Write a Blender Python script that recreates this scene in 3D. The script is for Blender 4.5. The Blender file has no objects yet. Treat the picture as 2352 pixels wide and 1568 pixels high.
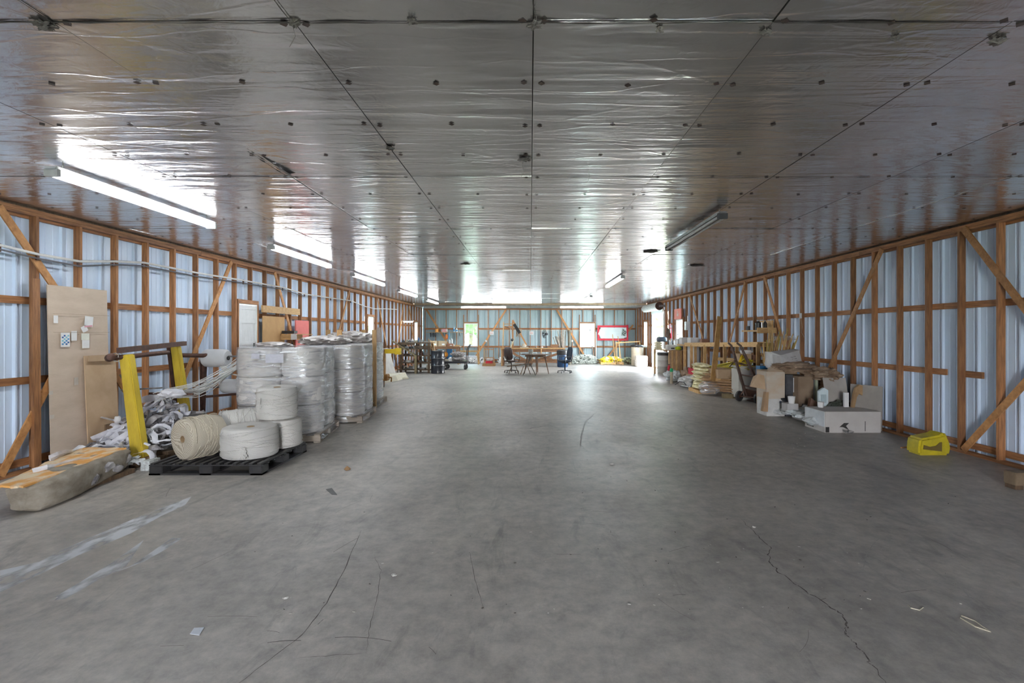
import bpy, bmesh, math, random
from mathutils import Vector, Matrix, noise
random.seed(7)
S = bpy.context.scene
COL = S.collection
# ------------------------------------------------------------------ camera
cd = bpy.data.cameras.new('camera'); cam = bpy.data.objects.new('camera', cd); COL.objects.link(cam)
CH = 1.72                                   # eye height
cam.location = (0, 0, CH); cam.rotation_euler = (math.radians(90), 0, 0)
cd.sensor_width = 36.0; cd.lens = 1125 / 2352 * 36.0
cd.shift_x = -42 / 2352; cd.shift_y = -19 / 2352
cd.clip_start = 0.05; cd.clip_end = 300
S.camera = cam
# ------------------------------------------------------------------ world: bright hazy daylight
w = bpy.data.worlds.new('sky'); S.world = w; w.use_nodes = True
nt = w.node_tree; bg = nt.nodes['Background']
tc = nt.nodes.new('ShaderNodeTexCoord'); sp = nt.nodes.new('ShaderNodeSeparateXYZ'); cr = nt.nodes.new('ShaderNodeValToRGB')
nt.links.new(tc.outputs['Generated'], sp.inputs[0]); nt.links.new(sp.outputs['Z'], cr.inputs[0]); nt.links.new(cr.outputs[0], bg.inputs[0])
cr.color_ramp.elements[0].position = 0.0; cr.color_ramp.elements[0].color = (0.97, 0.98, 1, 1)
cr.color_ramp.elements[1].position = 0.8; cr.color_ramp.elements[1].color = (0.74, 0.84, 1, 1)
bg.inputs[1].default_value = 15.0
# ------------------------------------------------------------------ colour management
S.view_settings.view_transform = 'Standard'; S.view_settings.look = 'None'
S.view_settings.exposure = 1.95; S.view_settings.gamma = 1.0
S.view_settings.use_curve_mapping = False
S.cycles.max_bounces = 9; S.cycles.diffuse_bounces = 5; S.cycles.glossy_bounces = 4
S.cycles.transparent_max_bounces = 12; S.cycles.sample_clamp_indirect = 6.0
S.cycles.caustics_reflective = False; S.cycles.caustics_refractive = False
S.cycles.use_denoising = True
def portal(loc, rot, sx, sy):
    l = bpy.data.lights.new('daylight_portal', 'AREA'); l.shape = 'RECTANGLE'; l.size = sx; l.size_y = sy
    l.cycles.is_portal = True
    o = bpy.data.objects.new('daylight_portal', l); o.location = loc; o.rotation_euler = rot; COL.objects.link(o)
TUBE_POWER = 13.0
# ------------------------------------------------------------------ materials
def nodes(m):
    m.use_nodes = True; return m.node_tree, m.node_tree.nodes['Principled BSDF']
_cache = {}
def mat(name, c1, c2=None, rough=0.6, metal=0.0, scale=6.0, stretch=(1, 1, 1), bump=0.15, bscale=None, detail=5.0,
        rand=0.0, world=False, spec=0.5, coat=0.0, lo=0.35, hi=0.65, dist=0.01, alpha=None, trans=0.0):
    if name in _cache: return _cache[name]
    m = bpy.data.materials.new(name); nt, b = nodes(m); L = nt.links.new
    if c2 is None: c2 = tuple(v * 0.82 for v in c1)
    if world:
        src = nt.nodes.new('ShaderNodeNewGeometry').outputs['Position']
    else:
        src = nt.nodes.new('ShaderNodeTexCoord').outputs['Object']
    mp = nt.nodes.new('ShaderNodeMapping'); mp.inputs['Scale'].default_value = stretch; L(src, mp.inputs[0])
    oi = nt.nodes.new('ShaderNodeObjectInfo')
    if not world:
        ad = nt.nodes.new('ShaderNodeVectorMath'); ad.operation = 'ADD'
        ml = nt.nodes.new('ShaderNodeMath'); ml.operation = 'MULTIPLY'; ml.inputs[1].default_value = 37.0
        L(oi.outputs['Random'], ml.inputs[0]); cx = nt.nodes.new('ShaderNodeCombineXYZ')
        L(ml.outputs[0], cx.inputs[0]); L(ml.outputs[0], cx.inputs[1]); L(mp.outputs[0], ad.inputs[0]); L(cx.outputs[0], ad.inputs[1]); vec = ad.outputs[0]
    else: vec = mp.outputs[0]
    n = nt.nodes.new('ShaderNodeTexNoise'); n.inputs['Scale'].default_value = scale; n.inputs['Detail'].default_value = detail; n.inputs['Roughness'].default_value = 0.62
    L(vec, n.inputs['Vector'])
    r = nt.nodes.new('ShaderNodeValToRGB'); r.color_ramp.elements[0].position = lo; r.color_ramp.elements[1].position = hi
    r.color_ramp.elements[0].color = (*c1, 1); r.color_ramp.elements[1].color = (*c2, 1); L(n.outputs['Fac'], r.inputs[0])
    out = r.outputs[0]
    if rand:
        hs = nt.nodes.new('ShaderNodeHueSaturation'); mr = nt.nodes.new('ShaderNodeMapRange')
        mr.inputs[3].default_value = 1 - rand; mr.inputs[4].default_value = 1 + rand
        L(oi.outputs['Random'], mr.inputs[0]); L(mr.outputs[0], hs.inputs['Value']); L(out, hs.inputs['Color']); out = hs.outputs[0]
    L(out, b.inputs['Base Color'])
    b.inputs['Roughness'].default_value = rough; b.inputs['Metallic'].default_value = metal
    b.inputs['Specular IOR Level'].default_value = spec; b.inputs['Coat Weight'].default_value = coat
    if trans: b.inputs['Transmission Weight'].default_value = trans
    if alpha is not None: b.inputs['Alpha'].default_value = alpha
    if bump:
        n2 = nt.nodes.new('ShaderNodeTexNoise'); n2.inputs['Scale'].default_value = bscale or scale * 4; n2.inputs['Detail'].default_value = 4
        L(vec, n2.inputs['Vector']); bp = nt.nodes.new('ShaderNodeBump'); bp.inputs['Strength'].default_value = bump; bp.inputs['Distance'].default_value = dist
        L(n2.outputs['Fac'], bp.inputs['Height']); L(bp.outputs[0], b.inputs['Normal'])
    _cache[name] = m; return m
def emit(name, col, s):
    m = bpy.data.materials.new(name); nt, b = nodes(m)
    b.inputs['Base Color'].default_value = (*col, 1); b.inputs['Emission Color'].default_value = (*col, 1); b.inputs['Emission Strength'].default_value = s
    return m
WC, WD = (0.44, 0.20, 0.08), (0.22, 0.095, 0.04)
wood_z = mat('stud wood', WC, WD, 0.62, scale=5, stretch=(9, 9, .7), rand=.28, bump=.2)
wood_y = mat('stud wood lengthwise', WC, WD, 0.62, scale=5, stretch=(9, .7, 9), rand=.2, bump=.2)
wood_x = mat('stud wood crosswise', WC, WD, 0.62, scale=5, stretch=(.7, 9, 9), rand=.2, bump=.2)
wood_b = mat('brace wood', (.58, .29, .11), (.36, .16, .055), 0.6, scale=7, stretch=(4, 2, 2), rand=.2, bump=.15)
pine = mat('pale pine', (.66, .42, .19), (.48, .27, .1), 0.6, scale=6, stretch=(3, 3, 1), rand=.22, bump=.12)
pine_h = mat('pale pine board', (.66, .43, .2), (.5, .29, .11), 0.6, scale=6, stretch=(2, 2, 6), rand=.22, bump=.12)
old_wood = mat('dark weathered wood', (.17, .105, .055), (.07, .045, .03), 0.75, scale=7, stretch=(3, 3, 1), rand=.3, bump=.3)
ply = mat('plywood', (.56, .36, .19), (.42, .25, .12), 0.65, scale=4, stretch=(1, 3, 1), bump=.1)
card = mat('brown cardboard', (.62, .50, .40), (.54, .43, .335), 0.85, scale=2.5, stretch=(1, 1, 3), bump=.12, bscale=30)
card2 = mat('kraft carton', (.56, .40, .26), (.47, .325, .20), 0.85, scale=3, rand=.12, bump=.1)
grayboard = mat('gray paper board', (.46, .42, .38), (.36, .33, .30), 0.85, scale=2.5, rand=.1, bump=.15)
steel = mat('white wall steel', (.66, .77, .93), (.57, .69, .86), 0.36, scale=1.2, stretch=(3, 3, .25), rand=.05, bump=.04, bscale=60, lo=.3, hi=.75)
steel_far = mat('darkened teal gray wall steel', (.44, .56, .60), (.36, .48, .52), 0.4, scale=1.2, stretch=(3, 3, .25), rand=.08, bump=.04, bscale=60, lo=.3, hi=.75)  # wall steel darkened in colour to offset too much light at the far end
white = mat('white paint', (.80, .81, .82), (.70, .71, .72), 0.45, scale=3, bump=.04)
paper = mat('white paper', (.85, .84, .83), (.74, .74, .74), 0.8, scale=5, bump=.05)
blackp = mat('black plastic', (.022, .022, .025), (.045, .043, .042), 0.42, scale=5, rand=.2, bump=.1)
blackm = mat('black painted steel', (.012, .014, .02), (.03, .034, .045), 0.3, scale=5, bump=.05, coat=.3)
rust = mat('rusty dark iron', (.075, .04, .032), (.13, .065, .045), 0.55, metal=.5, scale=14, bump=.25)
iron = mat('dull gray metal', (.30, .30, .30), (.17, .165, .16), 0.35, metal=.8, scale=10, bump=.1)
galv = mat('galvanised pipe', (.62, .64, .66), (.45, .46, .48), 0.35, metal=.85, scale=8, bump=.06)
yellowp = mat('yellow painted timber', (.72, .54, .05), (.50, .34, .035), 0.5, scale=3.5, stretch=(3, 3, .8), bump=.15, lo=.3, hi=.7)
brownbelt = mat('brown painted lift steel', (.42, .20, .035), (.25, .11, .03), 0.45, scale=8, bump=.12, metal=.2)
yarn_white = None
# ------------------------------------------------------------------ helpers
FPX = 1125.0
def P(px, py, D): return Vector(((px - 1218) * D / FPX, D, CH - (py - 765) * D / FPX))
def Fl(px, py): D = CH * FPX / (py - 765); return Vector(((px - 1218) * D / FPX, D, 0.0))
def V(*a): return Vector(a)
def world_loc(o):
    v = Vector((0, 0, 0))
    while o is not None: v += o.location; o = o.parent
    return v
class MB:
    def __init__(s): s.v = []; s.f = []
    def add(s, vs, fs):
        b = len(s.v); s.v += [Vector(v) for v in vs]; s.f += [tuple(b + i for i in f) for f in fs]; return s
    def box(s, x0, y0, z0, x1, y1, z1):
        x0, x1 = min(x0, x1), max(x0, x1); y0, y1 = min(y0, y1), max(y0, y1); z0, z1 = min(z0, z1), max(z0, z1)
        return s.add([(x0, y0, z0), (x1, y0, z0), (x1, y1, z0), (x0, y1, z0), (x0, y0, z1), (x1, y0, z1), (x1, y1, z1), (x0, y1, z1)],
              [(3, 2, 1, 0), (4, 5, 6, 7), (0, 1, 5, 4), (1, 2, 6, 5), (2, 3, 7, 6), (3, 0, 4, 7)])
    def cbox(s, c, d): return s.box(c[0] - d[0] / 2, c[1] - d[1] / 2, c[2] - d[2] / 2, c[0] + d[0] / 2, c[1] + d[1] / 2, c[2] + d[2] / 2)
    def bar(s, p, q, w, t, up=(0, 0, 1), w2=None, t2=None):
        p, q = Vector(p), Vector(q); d = (q - p).normalized(); u = Vector(up)
        if abs(d.dot(u)) > .98: u = Vector((1, 0, 0))
        a = d.cross(u).normalized(); b = a.cross(d).normalized(); vs = []
        for c, ww, tt in ((p, w, t), (q, w2 or w, t2 or t)):
            for sx, sy in ((-1, -1), (1, -1), (1, 1), (-1, 1)): vs.append(c + a * sx * ww / 2 + b * sy * tt / 2)
        return s.add(vs, [(3, 2, 1, 0), (4, 5, 6, 7), (0, 1, 5, 4), (1, 2, 6, 5), (2, 3, 7, 6), (3, 0, 4, 7)])
    def tube(s, pts, r, n=8, caps=True):
        pts = [Vector(p) for p in pts]; rs = r if isinstance(r, (list, tuple)) else [r] * len(pts)
        d0 = (pts[1] - pts[0]).normalized(); u = Vector((0, 0, 1)) if abs(d0.z) < .9 else Vector((1, 0, 0))
        a = d0.cross(u).normalized(); rings = []
        for i, p in enumerate(pts):
            d = (pts[min(i + 1, len(pts) - 1)] - pts[max(i - 1, 0)]).normalized()
            a = (a - d * a.dot(d)).normalized(); b = d.cross(a)
            rings.append([p + (a * math.cos(k * math.tau / n) + b * math.sin(k * math.tau / n)) * rs[i] for k in range(n)])
        vs = [v for R in rings for v in R]; fs = []
        for i in range(len(pts) - 1):
            for k in range(n): fs.append((i * n + k, i * n + (k + 1) % n, (i + 1) * n + (k + 1) % n, (i + 1) * n + k))
        if caps: fs.append(tuple(range(n))[::-1]); fs.append(tuple((len(pts) - 1) * n + k for k in range(n)))
        return s.add(vs, fs)
    def lathe(s, prof, c=(0, 0, 0), n=24, axis=(0, 0, 1), closed=False, sx=1.0, sy=1.0):
        c = Vector(c); ax = Vector(axis).normalized(); u = Vector((1, 0, 0)) if abs(ax.x) < .9 else Vector((0, 1, 0))
        a = ax.cross(u).normalized(); b = ax.cross(a).normalized(); vs = []; fs = []
        for r, z in prof:
            for k in range(n): t = k * math.tau / n; vs.append(c + ax * z + a * r * math.cos(t) * sx + b * r * math.sin(t) * sy)
        m = len(prof)
        for i in range(m if closed else m - 1):
            j = (i + 1) % m
            for k in range(n): fs.append((i * n + k, i * n + (k + 1) % n, j * n + (k + 1) % n, j * n + k))
        if not closed:
            if prof[0][0] > 1e-6: fs.append(tuple(range(n))[::-1])
            if prof[-1][0] > 1e-6: fs.append(tuple((m - 1) * n + k for k in range(n)))
        return s.add(vs, fs)
    def prism(s, poly, d):
        n = len(poly); d = Vector(d); vs = [Vector(p) for p in poly] + [Vector(p) + d for p in poly]
        return s.add(vs, [tuple(range(n))[::-1], tuple(range(n, 2 * n))] + [(i, (i + 1) % n, n + (i + 1) % n, n + i) for i in range(n)])
    def grid(s, f, nu, nv):
        vs = [f(i / nu, j / nv) for j in range(nv + 1) for i in range(nu + 1)]
        return s.add(vs, [(j * (nu + 1) + i, j * (nu + 1) + i + 1, (j + 1) * (nu + 1) + i + 1, (j + 1) * (nu + 1) + i) for j in range(nv) for i in range(nu)])
    def blob(s, c, size, amp=.2, freq=2.0, seed=0, sub=3, ridged=False, flat=True):
        bm = bmesh.new(); bmesh.ops.create_icosphere(bm, subdivisions=sub, radius=1.0); c = Vector(c); vs = []
        for v in bm.verts:
            q = v.co * freq + Vector((seed * 7.3, seed * 3.1, seed))
            k = noise.noise(q)
            k2 = noise.noise(q * 2.7)
            if ridged: k = 1 - 2 * abs(k) - .5; k2 = .5 - abs(k2) * 1.6
            p = v.co * (1 + amp * (k + .5 * k2)); p = Vector((p.x * size[0], p.y * size[1], p.z * size[2]))
            if flat: p.z = max(p.z, -size[2] * .75)
            vs.append(c + p)
        fs = [tuple(x.index for x in f.verts) for f in bm.faces]; bm.free(); return s.add(vs, fs)
    def build(s, name, m, parent=None, smooth=False, bevel=0.0, local=False, origin=None, solid=0.0):
        me = bpy.data.meshes.new(name)
        if parent is not None: off = Vector((0, 0, 0)) if local else world_loc(parent)
        elif origin is not None: off = Vector(origin)
        else:
            xs = [v.x for v in s.v]; ys = [v.y for v in s.v]; zs = [v.z for v in s.v]
            off = Vector(((min(xs) + max(xs)) / 2, (min(ys) + max(ys)) / 2, min(zs)))
        me.from_pydata([v - off for v in s.v], [], s.f)
        if bevel or smooth or solid:
            bm = bmesh.new(); bm.from_mesh(me)
            if solid:
                bmesh.ops.recalc_face_normals(bm, faces=bm.faces); bmesh.ops.solidify(bm, geom=bm.faces[:], thickness=solid)
            if bevel: bmesh.ops.bevel(bm, geom=bm.edges[:], offset=bevel, segments=2, affect='EDGES', clamp_overlap=True)
            bmesh.ops.recalc_face_normals(bm, faces=bm.faces)
            if smooth or bevel:
                for f in bm.faces: f.smooth = True
                for e in bm.edges:
                    if len(e.link_faces) == 2 and e.calc_face_angle(0) > .7: e.smooth = False
            bm.to_mesh(me); bm.free()
        me.materials.append(m); o = bpy.data.objects.new(name, me); COL.objects.link(o)
        if parent is not None: o.parent = parent
        else: o.location = off
        return o
def thing(name, label, cat, loc, rz=0.0, group=None):
    o = bpy.data.objects.new(name, None); COL.objects.link(o); o.empty_display_size = .1
    o.location = loc; o.rotation_euler = (0, 0, rz); o['label'] = label; o['category'] = cat
    if group: o['group'] = group
    return o
def tag(o, label, cat, group=None, kind=None):
    o['label'] = label; o['category'] = cat
    if group: o['group'] = group
    if kind: o['kind'] = kind
    return o
ORD = ['first', 'second', 'third', 'fourth', 'fifth', 'sixth', 'seventh', 'eighth', 'ninth', 'tenth', 'eleventh', 'twelfth'] + ['%dth' % k for k in range(13, 21)] + ['21st', '22nd', '23rd'] + ['%dth' % k for k in range(24, 31)] + ['31st', '32nd', '33rd', '34th']
def struct(name, loc=(0, 0, 0)):
    o = bpy.data.objects.new(name, None); COL.objects.link(o); o.location = loc; o['kind'] = 'structure'; return o
def stuff(o): o['kind'] = 'stuff'; return o
def copy_part(src, parent, loc=None, rot=None):
    c = src.copy(); COL.objects.link(c); c.parent = parent
    if loc is not None: c.location = loc
    if rot is not None: c.rotation_euler = rot
    return c
def copy_tree(o, parent=None):
    c = o.copy(); COL.objects.link(c); c.parent = parent
    for ch in [k for k in bpy.data.objects if k.parent == o]: copy_tree(ch, c)
    return c
# ------------------------------------------------------------------ room dimensions
HX, H, YB, YF = 6.2, 3.285, -5.0, 28.6
SP = 0.593
# ---------- floor
def floor_material():
    m = bpy.data.materials.new('worn concrete'); nt, b = nodes(m); L = nt.links.new; N = nt.nodes.new
    g = N('ShaderNodeNewGeometry').outputs['Position']
    def noise_(scale, det, stretch=(1, 1, 1), rough=.6, dist=0):
        mp = N('ShaderNodeMapping'); mp.inputs['Scale'].default_value = stretch; L(g, mp.inputs[0])
        n = N('ShaderNodeTexNoise'); n.inputs['Scale'].default_value = scale; n.inputs['Detail'].default_value = det; n.inputs['Roughness'].default_value = rough
        n.inputs['Distortion'].default_value = dist; L(mp.outputs[0], n.inputs['Vector']); return n.outputs['Fac']
    def ramp(f, a, b_, ca, cb):
        r = N('ShaderNodeValToRGB'); r.color_ramp.elements[0].position = a; r.color_ramp.elements[1].position = b_
        r.color_ramp.elements[0].color = ca; r.color_ramp.elements[1].color = cb; L(f, r.inputs[0]); return r.outputs[0]
    def mix(f, a, b_, mode='MIX', fac=None):
        x = N('ShaderNodeMixRGB'); x.blend_type = mode
        if f is not None: L(f, x.inputs[0])
        else: x.inputs[0].default_value = fac
        L(a, x.inputs[1]); L(b_, x.inputs[2]); return x.outputs[0]
    base = ramp(noise_(.55, 5, (1, .8, 1), .6, .6), .36, .66, (.33, .31, .285, 1), (.52, .485, .44, 1))
    fine = ramp(noise_(7, 9, (1, 1, 1), .75), .34, .66, (.6, .6, .6, 1), (1.22, 1.2, 1.16, 1))
    c = mix(None, base, fine, 'MULTIPLY', .8)
    scuff = ramp(noise_(2.2, 7, (1.2, .35, 1), .7, 1.5), .56, .66, (0, 0, 0, 1), (1, 1, 1, 1))
    c = mix(scuff, c, mix(None, c, ramp(g, 0, 1, (.1, .1, .1, 1), (.1, .1, .1, 1)), 'MIX', .35))
    pale = ramp(noise_(1.3, 8, (.6, 1.2, 1), .75, 1.0), .6, .74, (0, 0, 0, 1), (.5, .5, .5, 1))
    c = mix(pale, c, ramp(g, 0, 1, (.42, .39, .36, 1), (.42, .39, .36, 1)))
    grit = ramp(noise_(70, 3, (1, 1, 1), .8), .62, .7, (0, 0, 0, 1), (.45, .45, .45, 1))
    c = mix(grit, c, ramp(g, 0, 1, (.5, .48, .45, 1), (.5, .48, .45, 1)))
    L(c, b.inputs['Base Color'])
    rr = N('ShaderNodeMapRange'); rr.inputs[3].default_value = .30; rr.inputs[4].default_value = .62; L(noise_(1.1, 6), rr.inputs[0]); L(rr.outputs[0], b.inputs['Roughness'])
    b.inputs['Specular IOR Level'].default_value = .55
    bp = N('ShaderNodeBump'); bp.inputs['Strength'].default_value = .25; bp.inputs['Distance'].default_value = .01; L(noise_(14, 8, rough=.7), bp.inputs['Height']); L(bp.outputs[0], b.inputs['Normal'])
    return m
fm = floor_material()
floor = MB().box(-6.6, YB - .3, -.12, 6.6, YF + .4, 0).build('floor', fm, origin=(0, 0, 0)); floor['kind'] = 'structure'
crackm = mat('dirt filled crack', (.07, .062, .055), (.13, .11, .1), 0.9, scale=20, bump=0)
crackl = mat('pale scratch in concrete', (.42, .40, .37), (.3, .285, .27), 0.8, scale=20, bump=0)
streakm = mat('white floor streak', (.55, .58, .6), (.36, .37, .38), 0.55, scale=6, stretch=(1, 1, 1), bump=0)
def ribbon(pix, wid, m, name, zz=.0012, jit=.012, sub=6):
    pts = [Fl(x, y) for x, y in pix]; out = []
    for i in range(len(pts) - 1):
        for k in range(sub):
            t = k / sub; p = pts[i].lerp(pts[i + 1], t); out.append(p + V(random.uniform(-jit, jit), random.uniform(-jit, jit), 0))
    out.append(pts[-1]); vs = []; n = len(out)
    for i, p in enumerate(out):
        d = (out[min(i + 1, n - 1)] - out[max(i - 1, 0)]).normalized(); s_ = V(-d.y, d.x, 0); w_ = wid * random.uniform(.35, 1) * min(1, 4 * min(i + .3, n - .7 - i) / n + .2)
        vs += [p + s_ * w_ / 2 + V(0, 0, zz), p - s_ * w_ / 2 + V(0, 0, zz)]
    o = MB().add(vs, [(2 * i, 2 * i + 1, 2 * i + 3, 2 * i + 2) for i in range(n - 1)]).build(name, m, floor); return o
ribbon([(550, 1568), (620, 1515), (700, 1452), (750, 1385), (790, 1310), (820, 1240), (830, 1218)], .008, crackm, 'crack', jit=.004)
ribbon([(1700, 1190), (1735, 1225), (1770, 1255), (1765, 1285), (1790, 1315), (1860, 1365), (1920, 1400), (1945, 1425), (1940, 1455), (1975, 1490), (2005, 1530), (2035, 1568)], .013, crackm, 'crack', jit=.012)
ribbon([(1702, 1190), (1737, 1225), (1772, 1256), (1767, 1286), (1793, 1316), (1863, 1366), (1923, 1401), (1948, 1427), (1943, 1457), (1978, 1491), (2008, 1531), (2038, 1568)], .006, crackl, 'crack', jit=.012, zz=.0016)
ribbon([(1180, 1155), (1230, 1200), (1262, 1230), (1300, 1268), (1370, 1320), (1400, 1352)], .005, crackl, 'crack', jit=.008)
ribbon([(1372, 945), (1345, 968), (1335, 1000), (1333, 1022), (1352, 1040)], .022, crackl, 'scratch', jit=.01)
ribbon([(2130, 1315), (2200, 1338), (2225, 1370), (2250, 1415), (2270, 1450)], .006, crackl, 'scratch', jit=.003)
ribbon([(1870, 1300), (1900, 1318), (1932, 1330)], .008, crackl, 'scratch', jit=.003)
ribbon([(2020, 1235), (1995, 1262), (1982, 1308)], .008, crackl, 'scratch', jit=.003)
ribbon([(1110, 1392), (1090, 1330), (1080, 1270)], .004, crackm, 'scratch', jit=.004)
ribbon([(860, 1278), (875, 1310), (868, 1370), (850, 1440), (840, 1500)], .004, crackm, 'crack', jit=.006)
ribbon([(1150, 985), (1215, 984), (1262, 976)], .02, crackm, 'crack', jit=.01)
ribbon([(690, 1510), (760, 1505), (830, 1500)], .004, crackm, 'crack', jit=.006)
_rng = random.Random(99); _sv = MB(); _sd = MB()
for k in range(150):
    y = 2.6 + _rng.random() ** 1.4 * 11; x = _rng.uniform(-.9, .95) * y * .95; a = _rng.uniform(0, 3.14); L_ = _rng.uniform(.05, .35); bend = _rng.uniform(-.5, .5); q = []
    if abs(x) > 4.6: continue
    for i in range(7): q.append(V(x, y, .0009)); x += L_ / 6 * math.cos(a); y += L_ / 6 * math.sin(a); a += bend / 6
    n_ = len(q); w_ = _rng.uniform(.0008, .0022); vs = []
    for i, p in enumerate(q): vs += [p + V(-math.sin(a) * w_, math.cos(a) * w_, 0), p - V(-math.sin(a) * w_, math.cos(a) * w_, 0)]
    (_sv if k % 2 else _sd).add(vs, [(2 * i, 2 * i + 1, 2 * i + 3, 2 * i + 2) for i in range(n_ - 1)])
_sv.build('pale_scratches', crackl, floor)['kind'] = 'stuff'; _sd.build('dark_scratches', crackm, floor)['kind'] = 'stuff'
def floor_streak(pix, name='pale_streak', z=.001):  # flat pale streaks with patchy alpha, laid just above the concrete
    pts = [Fl(x, y) + V(0, 0, z) for x, y in pix]; MB().add(pts, [tuple(range(len(pts)))]).build(name, streakm_a, floor)
streakm_a = bpy.data.materials.new('thin white streak'); _nt, _b = nodes(streakm_a); _t = _nt.nodes.new('ShaderNodeNewGeometry'); _n = _nt.nodes.new('ShaderNodeTexNoise'); _r = _nt.nodes.new('ShaderNodeValToRGB'); _m = _nt.nodes.new('ShaderNodeMapping')
_m.inputs['Scale'].default_value = (2.6, 1.2, 1); _m.inputs['Rotation'].default_value = (0, 0, -.5)
_nt.links.new(_t.outputs['Position'], _m.inputs[0]); _nt.links.new(_m.outputs[0], _n.inputs['Vector']); _nt.links.new(_n.outputs['Fac'], _r.inputs[0]); _nt.links.new(_r.outputs[0], _b.inputs['Alpha'])
_n.inputs['Scale'].default_value = 3; _n.inputs['Detail'].default_value = 8; _r.color_ramp.elements[0].position = .34; _r.color_ramp.elements[0].color = (0.05, 0.05, 0.05, 1); _r.color_ramp.elements[1].position = .56; _r.color_ramp.elements[1].color = (.85, .85, .85, 1)
_b.inputs['Base Color'].default_value = (.74, .76, .78, 1); _b.inputs['Roughness'].default_value = .6
floor_streak([(0, 1310), (90, 1290), (160, 1255), (310, 1190), (440, 1140), (425, 1160), (370, 1185), (300, 1225), (180, 1275), (110, 1310), (0, 1360)])
floor_streak([(250, 1316), (300, 1300), (330, 1280), (395, 1235), (418, 1236), (380, 1262), (330, 1290), (270, 1313)], z=.0014)
floor_streak([(110, 1380), (170, 1345), (260, 1290), (330, 1240), (290, 1300), (230, 1330), (150, 1375)])
# ---------- ceiling
def foil_material(name, base, rough):
    m = bpy.data.materials.new(name); nt, b = nodes(m); L = nt.links.new; N = nt.nodes.new
    g = N('ShaderNodeNewGeometry').outputs['Position']; oi = N('ShaderNodeObjectInfo')
    def nz(scale, det, st, dist=0):
        mp = N('ShaderNodeMapping'); mp.inputs['Scale'].default_value = st; L(g, mp.inputs[0])
        n = N('ShaderNodeTexNoise'); n.inputs['Scale'].default_value = scale; n.inputs['Detail'].default_value = det; n.inputs['Distortion'].default_value = dist; L(mp.outputs[0], n.inputs['Vector']); return n.outputs['Fac']
    r = N('ShaderNodeValToRGB'); r.color_ramp.elements[0].position = .3; r.color_ramp.elements[1].position = .7
    r.color_ramp.elements[0].color = (*[v * .86 for v in base], 1); r.color_ramp.elements[1].color = (*[v * 1.1 for v in base], 1); L(nz(1.2, 6, (1, 1, 1)), r.inputs[0])
    hs = N('ShaderNodeHueSaturation'); mr = N('ShaderNodeMapRange'); mr.inputs[3].default_value = .9; mr.inputs[4].default_value = 1.08
    L(oi.outputs['Random'], mr.inputs[0]); L(mr.outputs[0], hs.inputs['Value']); L(r.outputs[0], hs.inputs['Color']); L(hs.outputs[0], b.inputs['Base Color'])
    b.inputs['Metallic'].default_value = .92
    rr = N('ShaderNodeMapRange'); rr.inputs[3].default_value = rough - .06; rr.inputs[4].default_value = rough + .1; L(nz(2.3, 5, (1, 1, 1)), rr.inputs[0]); L(rr.outputs[0], b.inputs['Roughness'])
    # wrinkles: long crinkles across the hall, small dimples, and soft waviness
    def mad(a, k, c=None):
        x = N('ShaderNodeMath'); x.operation = 'MULTIPLY_ADD' if c is not None else 'MULTIPLY'; L(a, x.inputs[0]); x.inputs[1].default_value = k
        if c is not None: L(c, x.inputs[2])
        return x.outputs[0]
    h = mad(nz(1.0, 3, (.5, 5.5, 1), .4), 1.0)
    h = mad(nz(1.0, 2, (1.1, 1.6, 1)), .8, h)
    h = mad(nz(9, 5, (1, 1.3, 1), 1.2), .16, h)
    h = mad(nz(60, 2, (1, 1, 1)), .012, h)
    bp = N('ShaderNodeBump'); bp.inputs['Strength'].default_value = .55; bp.inputs['Distance'].default_value = .03; L(h, bp.inputs['Height'])
    # sharp ridges
    wv = N('ShaderNodeTexVoronoi'); wv.feature = 'DISTANCE_TO_EDGE'; wv.inputs['Scale'].default_value = 1.0
    mp = N('ShaderNodeMapping'); mp.inputs['Scale'].default_value = (.55, 3.4, 1); mx = N('ShaderNodeMixRGB'); mx.blend_type = 'ADD'; mx.inputs[0].default_value = .25
    nn = N('ShaderNodeTexNoise'); nn.inputs['Scale'].default_value = 1.5; L(g, nn.inputs['Vector']); L(g, mx.inputs[1]); L(nn.outputs['Color'], mx.inputs[2]); L(mx.outputs[0], mp.inputs[0]); L(mp.outputs[0], wv.inputs['Vector'])
    rp = N('ShaderNodeMapRange'); rp.inputs[1].default_value = 0; rp.inputs[2].default_value = .035; rp.inputs[3].default_value = 1; rp.inputs[4].default_value = 0; L(wv.outputs['Distance'], rp.inputs[0])
    b2 = N('ShaderNodeBump'); b2.inputs['Strength'].default_value = .22; b2.inputs['Distance'].default_value = .006; L(rp.outputs[0], b2.inputs['Height']); L(bp.outputs[0], b2.inputs['Normal']); L(b2.outputs[0], b.inputs['Normal'])
    return m
foil = foil_material('crinkled ceiling foil', (.72, .70, .69), .18)
foil2 = foil_material('pale rear ceiling foil', (.62, .64, .64), .3)
darkgap = mat('dark attic gap', (.03, .025, .02), (.05, .04, .03), 0.9, bump=0)
ceil = struct('ceiling', (0, 0, H))
MB().box(-6.4, YB, H + .03, 6.4, 26.25, H + .06).build('attic_deck', darkgap, ceil)
XS = [-6.22] + [.015 + 1.205 * n for n in range(-5, 6)] + [6.22]
YS = [.02 + 2.44 * k for k in range(-2, 11)] + [26.2]
pm = {}
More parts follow.
